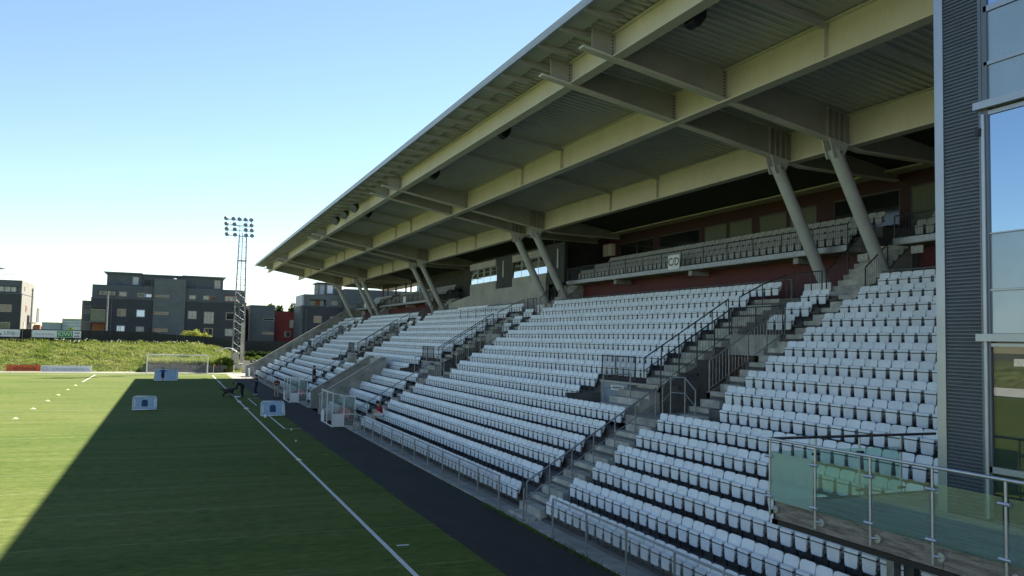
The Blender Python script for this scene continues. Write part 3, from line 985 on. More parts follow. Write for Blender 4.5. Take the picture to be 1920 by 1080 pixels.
spots = []      # (x, y, z, row, block, number from the stairs, tier)
SEATBEAMS = []
for i in range(1, NR + 1):
    near = -57.5 if i <= 2 else -55.2 if i <= 3 else (-53.3 if i > 4 else -53.9)
    sp = [(near, 51.0)]
    if i <= 6: sp = subtract(sp, TUNNEL)
    for k, o in enumerate(VO):
        if i <= 6: sp = subtract(sp, (-41.3 + o, -39.3 + o))
        elif i == 7: sp = subtract(sp, (-43.5 + o, -34.3 + o))
        elif i == 8: sp = subtract(sp, (-42.7 + o, -34.3 + o))
        elif i <= 15: sp = subtract(sp, (-42.72 + o, -37.0 + o))
        else: sp = subtract(sp, (-42.85 + o, -38.4 + o))
    sp = [(a, b, 0) for a, b in sp]
    if 13 <= i <= 15:
        for o in VO: sp.append((-41.75 + o, -40.0 + o, 1))
    for a, b, midb in sp:
        n = int((b - a) / SP)
        x, z = ax(i) + 0.66, tz(i)
        if n < 1: continue
        SEATBEAMS.append((x, b - n * SP if b < 40 and not midb else a, b, z))
        for q in range(n):
            y = b - (q + 0.5) * SP if b < 45 else a + (q + 0.5) * SP
            blk = 0 if y < -41.2 - (1.3 if i > 6 else 0) else (1 if y < -16.2 else 2)
            num = q + 1 if blk == 0 else n - q
            spots.append((x, y, z, i, ("mid" if midb else blk), num))
for bi, (y0, y1) in enumerate(BALC):
    for q, (bx, bz) in enumerate(BROWS):
        e1 = y1 - 0.25 - (0.45 * q if bi == 1 else 0)
        n = int((e1 - y0 - 0.25) / SP)
        SEATBEAMS.append((bx + 0.70, e1 - n * SP, e1, bz))
        for s in range(n):
            spots.append((bx + 0.70, e1 - (s + 0.5) * SP, bz, 20 + q, "balcony", s))

vis = []
for idx, s in enumerate(spots):
    if s[4] not in (0, 1): continue
    pr = project((s[0] - 0.1, s[1], s[2] + 0.45))
    if pr is None: continue
    u, v, d = pr
    if not (0 < u < 1752 and 0 < v < 1075): continue
    vis.append((d, idx))
vis.sort()
chosen = set(i for d, i in vis[:300])


def put(name, me, parent, loc=(0, 0, 0)):
    o = bpy.data.objects.new(name, me)
    COL.objects.link(o)
    o.parent = parent
    o.location = loc
    return o


jit = random.Random(3)
for idx in sorted(chosen):
    x, y, z, row, blk, num = spots[idx]
    side = "right" if blk == 0 else "left"
    s_ = thing("stadium_seat", f"white tip-up seat, {ordw(row)} row up, {ordw(num)} {side} of the nearest stairs", "seat", (x, y, z), "white tip-up stadium seats")
    s_.rotation_euler = (0, jit.uniform(-0.02, 0.02), jit.uniform(-0.012, 0.012))
    put("backrest", seat_back_me, s_)
    p_ = put("seat_pan", seat_pan_me, s_)
    p_.location = (jit.uniform(-0.012, 0.004), 0, jit.uniform(-0.006, 0.006))
    put("bracket", seat_frame_me, s_)
# all farther seats: one mass
V0 = np.array(S_BACK.v + S_PAN.v + S_FRAME.v)
nb, npn = len(S_BACK.v), len(S_PAN.v)


def fixed_faces(me_list):
    out, off, mi = [], 0, []
    for me, m_ in me_list:
        for p in me.polygons:
            out.append(tuple(v + off for v in p.vertices)); mi.append(m_)
        off += len(me.vertices)
    return out, mi


F0, MI0 = fixed_faces([(seat_back_me, 0), (seat_pan_me, 0), (seat_frame_me, 1)])
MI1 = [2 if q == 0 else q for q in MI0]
rest = [s for i, s in enumerate(spots) if i not in chosen]
allv, allf, allm = [], [], []
for q, s in enumerate(rest):
    w = V0.copy()
    w[:, 0] += s[0] + jit.uniform(-0.008, 0.008)
    w[:, 1] += s[1]
    w[:, 2] += s[2] + jit.uniform(-0.004, 0.004)
    allv.append(w)
    off = q * len(V0)
    allf += [tuple(v + off for v in f) for f in F0]
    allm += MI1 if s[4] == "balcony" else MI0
me = bpy.data.meshes.new("stadium_seats")
me.from_pydata(np.concatenate(allv).tolist(), [], allf)
me.materials.append(MATS["seat_white"]); me.materials.append(MATS["seat_frame"]); me.materials.append(MATS["seat_white_shaded"])
me.polygons.foreach_set("material_index", allm)
o_ = bpy.data.objects.new("stadium_seats", me)
COL.objects.link(o_)
tag(o_, "long rows of white tip-up seats farther along the stand and balcony", "seats", kind="stuff")
for x, a, b, z in SEATBEAMS:
    MB().box(x - 0.12, x - 0.07, a, b, z + 0.29, z + 0.35).build("seat_beam", "seat_frame", stand)

wb = MB().box(15.62, 15.72, -8.12, -1.47, 7.80, 7.92)
wbt = thing("white_beam", "long white board lying along the seats below the commentary box", "board", (15.67, -4.8, 7.0))
wb.build("board", "lit_white", wbt)
for y in (-7.6, -5.6, -3.8, -2.0):
    MB().box(15.66, 15.69, y - 0.015, y + 0.015, tz(14), 7.80).build("leg", "rail_dark", wbt)

# ================================================================== FRONT FENCE (chain link)
FZ0, FZ1 = 0.06, 1.06
mesh_v, mesh_f = [], []


def ribbon(p, q, w=0.0045):
    d = Vector(q) - Vector(p)
    n_ = Vector((0, -d.z, d.y)).normalized() * (w / 2)
    o = len(mesh_v)
    mesh_v.extend([tuple(Vector(p) - n_), tuple(Vector(p) + n_), tuple(Vector(q) + n_), tuple(Vector(q) - n_)])
    mesh_f.append((o, o + 1, o + 2, o + 3))


HH, LL = FZ1 - FZ0 - 0.02, 2.0
step = 0.062
t0 = -HH
while t0 < LL:
    a, b = max(0, t0), min(LL, t0 + HH)
    ribbon((0, a, a - t0), (0, b, b - t0))
    ribbon((0.004, a, HH - (a - t0)), (0.004, b, HH - (b - t0)))
    t0 += step
link_me = bpy.data.meshes.new("mesh_panel")
link_me.from_pydata(mesh_v, [], mesh_f)
link_me.materials.append(MATS["galv"])
FX = 4.58
for nm, y0, y1 in (("nearest block at the foot of the stand", -59.0, -43.0), ("second seat block along the asphalt", -38.94, -16.94), ("far end of the stand", 11.0, 47.0)):
    t = thing("fence", f"galvanised chain link fence along the {nm}", "fence", (FX, y0, 0), "front fences of the stand")
    n = round((y1 - y0) / 2.0)
    MB().tube((FX, y0, FZ1), (FX, y1, FZ1), 0.028, 8).build("top_rail", "galv", t, True)
    MB().tube((FX, y0, FZ0), (FX, y1, FZ0), 0.010, 6).build("bottom_wire", "galv", t)
    for q in range(n + 1):
        MB().tube((FX, y0 + q * 2.0, -0.1), (FX, y0 + q * 2.0, FZ1 + 0.01), 0.030, 8).build("post", "galv", t, True)
        if q < n: put("mesh_panel", link_me, t, (0.0, q * 2.0, FZ0 + 0.01))
t = thing("handrail", "lone galvanised post at the foot of the nearest stairs", "handrail", (FX, -40.95, 0))
MB().tube((FX, -40.95, -0.1), (FX, -40.95, 1.0), 0.03, 8).build("post", "galv", t, True)
MB().tube((FX, -40.95, 0.5), (ax(2), -40.4, 1.0), 0.018, 6).build("rail", "galv", t, True)
g = thing("gate", "white barred gate leaf at the far corner of the stand", "gate", (4.3, 49.0, 0))
MB().box(4.28, 4.34, 47.6, 50.6, 0.95, 1.02).box(4.28, 4.34, 47.6, 50.6, 0.05, 0.12).build("frame", "white_paint", g)
for q in range(13):
    MB().box(4.29, 4.33, 47.62 + q * 0.245, 47.68 + q * 0.245, 0.12, 0.95).build("bar", "white_paint", g)

# weeds along the kerb
wd = MB()
for q in range(520):
    y = rng.uniform(-47, -38) if q < 400 else rng.uniform(-60, -20)
    x = 4.44 - abs(rng.normal(0, 0.06))
    h = rng.uniform(0.03, 0.16)
    a = rng.uniform(0, 6.28)
    dx, dy = math.cos(a) * 0.02, math.sin(a) * 0.02
    lx, ly = rng.normal(0, 0.04), rng.normal(0, 0.04)
    wd.add([(x - dx, y - dy, -0.01), (x + dx, y + dy, -0.01), (x + lx, y + ly, h)], [(0, 1, 2)])
tag(wd.build("weeds", "leaf"), "scrappy green weeds along the kerb of the asphalt path", "weeds", kind="stuff")

db_ = MB()
for q in range(900):
    y = rng.uniform(-58, 20)
    x = 1.95 + abs(rng.normal(0, 0.35)) if q % 3 else rng.uniform(2.0, 4.4)
    a, r = rng.uniform(0, 6.28), rng.uniform(0.008, 0.03)
    db_.add([(x + r * math.cos(a + t), y + r * math.sin(a + t) * 0.6, 0.004 + 0.004 * (k == 1)) for k, t in enumerate((0, 2.1, 4.2))], [(0, 1, 2)])
tag(db_.build("debris", "soil"), "scattered rubber crumbs and dry leaves on the asphalt path", "debris", kind="stuff")

# ================================================================== signs, speakers, lamps
for y0, y1, z0, z1, tx, lab in ((-29.06, -28.04, 9.19, 9.93, "C/D", "square white sign with black C/D lettering on the balcony railing"),
                                (23.1, 24.1, 9.25, 9.95, "B", "small white sign on the railing of the third balcony"),
                                (42.7, 43.7, 9.28, 9.95, "A", "small white sign on the railing of the farthest balcony")):
    s_ = thing("sign", lab, "sign", (17.95, (y0 + y1) / 2, z0))
    MB().box(17.93, 17.975, y0, y1, z0, z1).build("plate", "white_board", s_, bevel=0.006)
    if tx == "C/D": text(tx, 0.56, (17.925, (y0 + y1) / 2, (z0 + z1) / 2), FACE_PITCH, "ad_ink", s_, bold=0.008, sx=1.0)
for y, z in ((-43.3, 8.83), (-40.9, 8.75)):
    s_ = thing("sign", "small pale plate under the balcony " + ("right of the nearest column" if y < -42 else "between the nearest two columns"), "sign", (18.0, y, z))
    MB().box(17.97, 18.0, y - 0.25, y + 0.25, z - 0.13, z + 0.13).build("plate", "concrete_light", s_, bevel=0.004)
    MB().ball((17.965, y, z), 0.035, 8, 5).build("lamp", "white_paint", s_, True)
for q, (y, w) in enumerate(((-45.3, "nearest"), (-31.2, "second"), (-21.0, "third"), (-4.6, "farthest"))):
    s_ = thing("loudspeaker", f"{w} black wedge loudspeaker hanging behind the front roof beam", "loudspeaker", (7.6, y, 14.2), "roof loudspeakers")
    MB().prism([(7.32, 14.70), (7.78, 14.70), (7.75, 14.36), (7.56, 14.10), (7.32, 14.18)], 'y', y - 0.23, y + 0.23).build("cabinet", "speaker_black", s_, bevel=0.02)
    MB().tube((7.55, y, 14.70), (7.55, y, zs(7.55)), 0.03, 6).build("hanger", "rail_dark", s_)
for q, (y, w) in enumerate(((-6.4, "right one"), (-2.8, "middle one"), (0.75, "left one"))):
    s_ = thing("floodlight", f"round black floodlight under the roof edge, {w} of three", "floodlight", (6.2, y, 14.5), "floodlights under the roof edge")
    MB().tube((6.05, y - 0.1, 14.42), (6.32, y + 0.12, 14.62), 0.34, 14, 0.22).build("housing", "speaker_black", s_, True)
    MB().tube((6.02, y - 0.125, 14.40), (6.05, y - 0.1, 14.42), 0.31, 14).build("lens", "lamp_body", s_, True)
    MB().tube((6.4, y + 0.1, 14.6), (6.4, y + 0.1, zs(6.4)), 0.03, 6).build("bracket", "rail_dark", s_)

# ================================================================== DUGOUTS
for y0, y1, w in ((-13.6, -9.8, "nearer"), (5.4, 9.3, "farther")):
    d = thing("dugout", f"{w} glazed team dugout with white lower panels and red seats", "dugout", (4.6, (y0 + y1) / 2, 0), "team dugouts")
    X0, X1, ZF, ZB = 3.80, 5.15, 2.02, 1.76
    for x, y, z in ((X0, y0, ZF), (X0, y1, ZF), (X1, y0, ZB), (X1, y1, ZB), (X0 + 0.68, y0, ZF - 0.13), (X0, (y0 + y1) / 2, ZF)):
        MB().box(x - 0.03, x + 0.03, y - 0.03, y + 0.03, 0, z).build("post", "white_paint", d)
    for y in (y0, y1):
        MB().bar((X0 - 0.05, y, ZF), (X1 + 0.05, y, ZB), 0.06, 0.06).build("roof_rail", "white_paint", d)
        MB().box(X0, X1, y - 0.025, y + 0.025, 0.74, 0.79).build("side_rail", "white_paint", d)
        MB().box(X0, X1, y - 0.025, y + 0.025, 0.02, 0.07).build("side_rail", "white_paint", d)
        MB().box(X0 + 0.035, X0 + 0.645, y - 0.012, y + 0.012, 0.075, 0.735).build("side_panel", "white_board", d)
        MB().box(X0 + 0.035, X1 - 0.035, y - 0.005, y + 0.005, 0.80, 1.78).build("pane", "dugout_glass", d)
        MB().box(X0 + 0.72, X1 - 0.035, y - 0.005, y + 0.005, 0.08, 0.735).build("pane", "dugout_glass", d)
    MB().box(X0 - 0.03, X0 + 0.03, y0, y1, ZF - 0.03, ZF + 0.035).build("front_rail", "white_paint", d)
    MB().box(X1 - 0.03, X1 + 0.03, y0, y1, ZB - 0.03, ZB + 0.03).build("back_rail", "white_paint", d)
    MB().box(X0 - 0.02, X0 + 0.02, y0, y1, 0.01, 0.07).build("base_rail", "white_paint", d)
    n = 3
    for q in range(n):
        a, b = y0 + (y1 - y0) * q / n + 0.03, y0 + (y1 - y0) * (q + 1) / n - 0.03
        MB().add([(X0, a, ZF + 0.04), (X1, a, ZB + 0.035), (X1, b, ZB + 0.035), (X0, b, ZF + 0.04)], [(0, 1, 2, 3)]).build("roof_pane", "dugout_glass", d)
        MB().box(X1 - 0.006, X1 + 0.006, a, b, 0.08, ZB - 0.03).build("back_pane", "dugout_glass", d)
    MB().box(X0 - 0.012, X0 + 0.012, y1 - 0.95, y1 - 0.05, 0.075, 0.735).build("front_panel", "white_board", d)
    MB().box(4.45, 4.95, y0 + 0.1, y1 - 0.1, 0.34, 0.40).build("bench", "galv", d)
    for q in range(7):
        y = y0 + 0.35 + q * 0.52
        s_ = MB().prism([(4.42, 0.45), (4.44, 0.40), (4.86, 0.42), (4.99, 0.95), (4.93, 0.97), (4.80, 0.50)], 'y', y - 0.2, y + 0.2).build("seat", "red_plastic", d, bevel=0.015)

# ================================================================== END BUILDING (corner of the frame)
bld = thing("end_building", "dark clad end building with mirrored windows beside the stand", "building", (7.0, -54.0, 0))
BX0 = 7.0
MB().box(BX0 + 0.02, 24.0, -78.0, -53.52, 0.0, 19.0).build("wall", "alu_dark", bld)
MB().box(BX0 - 0.05, BX0 + 0.12, -53.67, -53.49, 2.5, 19.05).build("corner_post", "alu", bld, bevel=0.008)
MB().box(BX0 - 0.045, BX0 + 0.1, -54.42, -54.36, 2.5, 19.0).build("edge_trim", "alu_dark", bld)
clad = MB()
z = 2.6
while z < 19.0:
    clad.prism([(BX0 - 0.008, z), (BX0 - 0.03, z + 0.014), (BX0 - 0.03, z + 0.040), (BX0 - 0.008, z + 0.056)], 'y', -54.355, -53.675)
    z += 0.0625
clad.build("cladding_panel", "cladding", bld)
MB().box(BX0 - 0.006, BX0 + 0.019, -54.36, -53.67, 2.55, 19.0).build("cladding_back", "cladding", bld)
MB().box(BX0 - 0.04, BX0 + 0.0, -54.50, -54.425, 2.65, 19.0).build("window_jamb", "alu_dark", bld)
MB().tube((BX0 - 0.06, -54.45, 2.7), (BX0 - 0.06, -54.45, 9.35), 0.035, 10).build("downpipe", "alu", bld, True)
YW0, YW1 = -60.5, -54.5
for z0, z1, m_ in ((11.2, 14.5, "mirror_glass"), (10.24, 11.08, "spandrel"), (9.56, 10.17, "spandrel"), (7.36, 9.32, "mirror_glass"), (6.43, 7.33, "spandrel"),
                   (5.70, 6.39, "spandrel"), (3.55, 5.48, "lower_glass"), (2.72, 3.44, "lower_glass"), (14.7, 18.8, "mirror_glass")):
    for q in range(4):
        a = YW1 - q * 1.5
        w_ = MB().box(BX0 - 0.02, BX0 + 0.004, a - 1.46, a - 0.02, z0, z1).build("pane", m_, bld)
for q in range(5):
    MB().box(BX0 - 0.05, BX0 + 0.01, YW1 - q * 1.5 - 0.03, YW1 - q * 1.5 + 0.03, 2.65, 19.0).build("mullion", "alu_dark", bld)
for z0, z1, pr, m_ in ((11.09, 11.19, 0.05, "alu"), (10.175, 10.235, 0.05, "alu"), (9.43, 9.555, 0.16, "alu"), (9.33, 9.40, 0.045, "alu"), (7.335, 7.355, 0.045, "alu"),
                       (6.395, 6.425, 0.045, "alu"), (5.57, 5.69, 0.16, "alu"), (5.485, 5.54, 0.045, "alu"), (3.445, 3.545, 0.05, "alu"), (2.65, 2.715, 0.05, "alu_dark")):
    MB().box(BX0 - pr, BX0 + 0.012, YW0, -54.34 if pr > 0.1 else -54.47, z0, z1).build("transom" if pr < 0.1 else "ledge", m_, bld)
# room behind the lower glass
MB().box(BX0 + 0.03, BX0 + 0.05, YW0, YW1, 2.66, 5.5).build("interior_wall", "dark_wall", bld)
MB().tube((BX0 - 0.1, -54.38, 9.0), (BX0 - 0.1, -54.38, 9.12), 0.05, 8).build("sensor", "rail_dark", bld, True)

# ================================================================== DECK AND GLASS BALUSTRADE
dk = thing("deck", "weathered timber terrace deck in front of the end building", "deck", (5.8, -55.0, 2.6))
DZ = 2.65
bw = 0.14
nb_ = 0
x = 4.72
while x < 8.6:
    y1_ = -52.12
    y0_ = -64.0 if x < 6.95 else -53.47
    MB().box(x, x + bw - 0.008, y0_, y1_, DZ - 0.035, DZ + 0.0015 * (nb_ % 3)).build("deck_board", "deck_wood", dk)
    x += bw
    nb_ += 1
for y0_, y1_ in ((-55.55, -52.06), (-59.6, -55.56), (-64.0, -59.61)):
    MB().box(4.62, 4.70, y0_, y1_, 2.36, 2.68).build("fascia_board", "fascia_wood", dk, bevel=0.006)
MB().box(4.62, 8.6, -52.10, -52.04, 2.36, 2.68).build("fascia_board", "fascia_wood", dk, bevel=0.006)
MB().box(4.60, 4.74, -64.0, -52.03, 2.27, 2.355).build("edge_beam", "black_paint", dk)
MB().box(4.60, 8.6, -52.18, -52.03, 2.27, 2.354).build("edge_beam", "black_paint", dk)
MB().box(4.8, 8.5, -64.0, -52.2, 2.42, 2.60).build("joists", "fascia_wood", dk)
for y in (-54.6, -57.6):
    MB().box(4.66, 4.80, y - 0.07, y + 0.07, 0.0, 2.27).build("deck_post", "galv", dk)
    MB().box(4.82, 4.94, y - 0.28, y - 0.10, 0.0, 2.27).build("deck_post", "rail_dark", dk)
MB().box(5.2, 6.2, -57.5, -55.0, 0.0, 1.3).build("block", "concrete", dk)

bal = thing("glass_balustrade", "stainless steel balustrade with green tinted glass around the timber deck", "balustrade", (4.55, -55, DZ))
RZ = 3.765
rx = 4.53
posts = [-52.06, -53.18, -54.35, -55.47, -56.58, -57.7, -58.8, -59.9]
MB().path([(rx, -64, RZ), (rx, -52.03, RZ)], 0.026, 12).build("handrail", "steel", bal, True)
MB().path([(rx, -52.03, RZ), (8.6, -52.03, RZ)], 0.026, 12).build("handrail", "rail_dark", bal, True)
for q, y in enumerate(posts):
    p_ = MB().tube((rx, y, 2.42), (rx, y, RZ), 0.021, 10).build("post", "steel", bal, True)
    for z in (3.46, 2.76):
        MB().tube((rx - 0.028, y - 0.085, z), (rx - 0.028, y + 0.085, z), 0.026, 8).build("clamp", "steel", p_, True)
    MB().tube((4.57, y - 0.09, 2.54), (4.62, y - 0.09, 2.54), 0.065, 14).build("base_plate", "steel", p_, True)
    MB().tube((rx, y, 2.54), (4.58, y - 0.09, 2.54), 0.02, 8).build("bracket", "steel", p_, True)
    if q + 1 < len(posts):
        MB().box(rx - 0.006, rx + 0.006, posts[q + 1] + 0.045, y - 0.045, 2.70, 3.54).build("glass_pane", "balustrade_frost" if q == 0 else "balustrade_glass", bal)
for q, x in enumerate((5.6, 6.65, 7.7)):
    p_ = MB().tube((x, -52.02, 2.45), (x, -52.02, RZ), 0.021, 10).build("post", "steel", bal, True)
    for z in (3.46, 2.76):
        MB().tube((x - 0.085, -52.03, z), (x + 0.085, -52.03, z), 0.026, 8).build("clamp", "rail_dark", p_, True)
for a, b in ((4.58, 5.56), (5.64, 6.61), (6.69, 7.66)):
    MB().box(a, b, -52.026, -52.014, 2.70, 3.54).build("glass_pane", "balustrade_glass", bal)
# ================================================================== PITCH THINGS
gl = thing("football_goal", "full size white football goal standing against the grass bank", "goal", (-4.35, 57.5, 0))
gx0, gx1, gy, gz = -8.1, -0.45, 57.5, 2.5
MB().tube((gx0, gy, 0), (gx0, gy, gz), 0.07, 12).build("post", "white_paint", gl, True)
MB().tube((gx1, gy, 0), (gx1, gy, gz), 0.07, 12).build("post", "white_paint", gl, True)
MB().tube((gx0 - 0.07, gy, gz), (gx1 + 0.07, gy, gz), 0.07, 12).build("crossbar", "white_paint", gl, True)
for x in (gx0, gx1):
    MB().path([(x, gy, gz - 0.05), (x, gy + 0.9, gz - 0.1), (x, gy + 2.0, 0.03), (x, gy, 0.03)], 0.03, 8).build("side_frame", "white_paint", gl, True)
MB().tube((gx0, gy + 2.0, 0.04), (gx1, gy + 2.0, 0.04), 0.03, 8).build("ground_bar", "white_paint", gl, True)
net = MB()
for q in range(0, 52):
    x = gx0 + (gx1 - gx0) * q / 51
    net.path([(x, gy + 0.9, gz - 0.1), (x, gy + 2.0, 0.03)], 0.004, 3)
for q in range(16):
    t = q / 15
    y, z = gy + 0.9 + 1.1 * t, gz - 0.1 - (gz - 0.13) * t
    net.tube((gx0, y, z), (gx1, y, z), 0.004, 3)
net.build("net", "net_white", gl)


def mini_goal(x, y, rz, label, w=1.55, h=0.95, lean=0.35, print_=True):
    g_ = thing("mini_goal", label, "goal", (x, y, 0), "small training goals")
    g_.rotation_euler = (0, 0, rz)
    r = 0.035
    c = []
    for (u, z) in ((-w / 2, 0.04), (-w / 2 + 0.03, h - 0.12), (-w / 2 + 0.12, h), (w / 2 - 0.12, h), (w / 2 - 0.03, h - 0.12), (w / 2, 0.04)):
        c.append(Vector((u, lean * z / h, z)))

    def lb(mb, name, m, par, sm=True):
        me_ = mb.mesh(name); me_.materials.append(MATS[m])
        for p in me_.polygons: p.use_smooth = sm
        o = bpy.data.objects.new(name, me_); COL.objects.link(o); o.parent = par
        return o
    lb(MB().path(c, r, 8), "frame", "net_white", g_)
    lb(MB().tube(c[0], c[-1], r, 8), "base_bar", "net_white", g_)
    pane = MB().add([tuple(p + Vector((0, 0.012, 0))) for p in c] + [tuple(p + Vector((0, 0.024, 0))) for p in c],
                    [tuple(range(6)), tuple(range(11, 5, -1))] + [(i, i + 6, (i + 1) % 6 + 6, (i + 1) % 6) for i in range(6)])
    lb(pane, "cloth", "goal_blue", g_, False)
    e = [(-0.2, 0.26), (0.2, 0.26), (0.2, 0.62), (0.1, 0.72), (-0.1, 0.72), (-0.2, 0.62)]
    em = MB().add([(u, lean * z / h - 0.004, z) for u, z in e], [tuple(range(6))])
    if print_: lb(em, "emblem", "goal_print", g_, False)
    for s in (-1, 1):
        k = [(s * (w / 2 - 0.17), 0.2), (s * (w / 2 - 0.07), 0.2), (s * (w / 2 - 0.11), 0.75), (s * (w / 2 - 0.19), 0.75)]
        lb(MB().add([(u, lean * z / h - 0.003, z) for u, z in k], [(0, 1, 2, 3)]), "side_print", "net_white", g_, False)
    return g_


mini_goal(-6.85, -0.3, 0.0, "small pop-up goal standing upright on the halfway line in shade", lean=0.25)
mini_goal(1.22, -6.0, 0.0, "small pop-up goal leaning back beside the technical area line", lean=0.55)
mini_goal(-5.6, 38.6, 0.0, "small pop-up goal beyond the boy in blue near the shadow edge", w=2.5, h=1.3, lean=0.3, print_=False)

b_ = MB().ball((0.62, -7.15, 0.11), 0.13, 14, 9).build("football", "ball_white", smooth=True)
tag(b_, "white football in front of the leaning pop-up goal", "ball")
for x, y, lab in ((1.25, -14.9, "tiny white ball past the technical area corner"), (0.78, -20.2, "small white ball between touchline and asphalt")):
    b_ = MB().ball((x, y, 0.05), 0.055, 10, 6).build("ball", "ball_white", smooth=True)
    tag(b_, lab, "ball")


def cone(x, y, label, group, m="cone_yellow", s=1.0):
    t = thing("marker_cone", label, "cone", (x, y, 0), group)
    MB().tube((x, y, 0.006), (x, y, 0.075 * s), 0.15 * s, 14, 0.06 * s).build("disc", m, t, True)
    MB().tube((x, y, 0.002), (x, y, 0.016), 0.17 * s, 14).build("rim", m, t, True)


for q, (y, w) in enumerate(((29.2, "farthest"), (22.4, "fifth nearest"), (15.4, "fourth nearest"), (8.8, "third nearest"), (1.5, "second nearest"), (-5.6, "nearest"))):
    cone(-13.9, y, f"pale yellow disc cone on the sunlit turf, {w} in the row", "cones in a row on the sunlit turf", s=1.0)
for y, w in ((35.5, "near the goal line"), (6.6, "beyond the halfway line"), (0.0, "at the halfway line")):
    cone(0.0, y, f"white disc cone on the touchline {w}", "cones on the touchline", "ball_white", 1.2)
cone(0.02, -26.6, "lone yellow disc cone on the near touchline in shade", None, s=0.75)
mk = sheet("line_marking", 0.27, 0.60, -42.68, -42.56, 0.007, "line_paint", pitch)

fl = thing("corner_flag", "corner pole with small orange flag beside the big goal", "flag", (0.12, 52.8, 0))
MB().tube((0.12, 52.8, 0), (0.12, 52.8, 1.5), 0.02, 8).build("pole", "white_paint", fl, True)
MB().add([(0.12, 52.8, 1.5), (0.12, 52.8, 1.12), (0.30, 52.7, 1.14), (0.38, 52.66, 1.30), (0.28, 52.72, 1.46), (0.12, 52.81, 1.5), (0.12, 52.81, 1.12), (0.30, 52.71, 1.14), (0.38, 52.67, 1.30), (0.28, 52.73, 1.46)],
         [(0, 1, 2, 3, 4), (9, 8, 7, 6, 5)]).build("flag", "flag_orange", fl)
bg_ = thing("sports_bag", "pale bag lying by the touchline at the feet of the bending man", "bag", (0.2, 11.3, 0))
MB().ball((0.2, 11.3, 0.08), 0.3, 10, 6, (1.0, 0.45, 0.26)).build("body", "cloth_white", bg_, True)
MB().path([(0.02, 11.3, 0.14), (0.2, 11.3, 0.24), (0.38, 11.3, 0.14)], 0.012, 6).build("strap", "cloth_grey", bg_)


# ================================================================== PEOPLE AND DOG
def skinned(name, J, bones, mats, loc, rz, parent=None, sub=1, root=None):
    """J: joint -> (x, y, z, radius); bones: (a, b, material).  One continuous surface."""
    keys = list(J)
    me_ = bpy.data.meshes.new(name)
    me_.from_pydata([J[k][:3] for k in keys], [(keys.index(a), keys.index(b)) for a, b, _ in bones], [])
    o = bpy.data.objects.new(name, me_)
    COL.objects.link(o)
    sk = o.modifiers.new("skin", 'SKIN')
    sk.use_smooth_shade = True
    for i, k in enumerate(keys):
        r = J[k][3]
        rr = r if isinstance(r, tuple) else (r, r)
        me_.skin_vertices[0].data[i].radius = rr
        me_.skin_vertices[0].data[i].use_root = (k == (root or keys[0]))
    ss_ = o.modifiers.new("sub", 'SUBSURF')
    ss_.levels = ss_.render_levels = sub
    bpy.context.view_layer.update()
    ev = o.evaluated_get(bpy.context.evaluated_depsgraph_get())
    nm = bpy.data.meshes.new_from_object(ev)
    bpy.data.objects.remove(o)
    bpy.data.meshes.remove(me_)
    nm.name = name
    ml = []
    nm.materials.clear()
    for _, _, m_ in bones:
        if m_ not in ml:
            ml.append(m_)
            nm.materials.append(MATS[m_])
    A = [(Vector(J[a][:3]), Vector(J[b][:3]), ml.index(m_)) for a, b, m_ in bones]
    for p in nm.polygons:
        c = p.center
        best, bi = 1e9, 0
        for a, b, mi in A:
            d = b - a
            t = max(0, min(1, (c - a).dot(d) / max(1e-9, d.length_squared)))
            q = (c - (a + d * t)).length
            if q < best: best, bi = q, mi
        p.material_index = bi
        p.use_smooth = True
    o = bpy.data.objects.new(name, nm)
    COL.objects.link(o)
    o.location = loc
    o.rotation_euler = (0, 0, rz)
    if parent: o.parent = parent
    return o


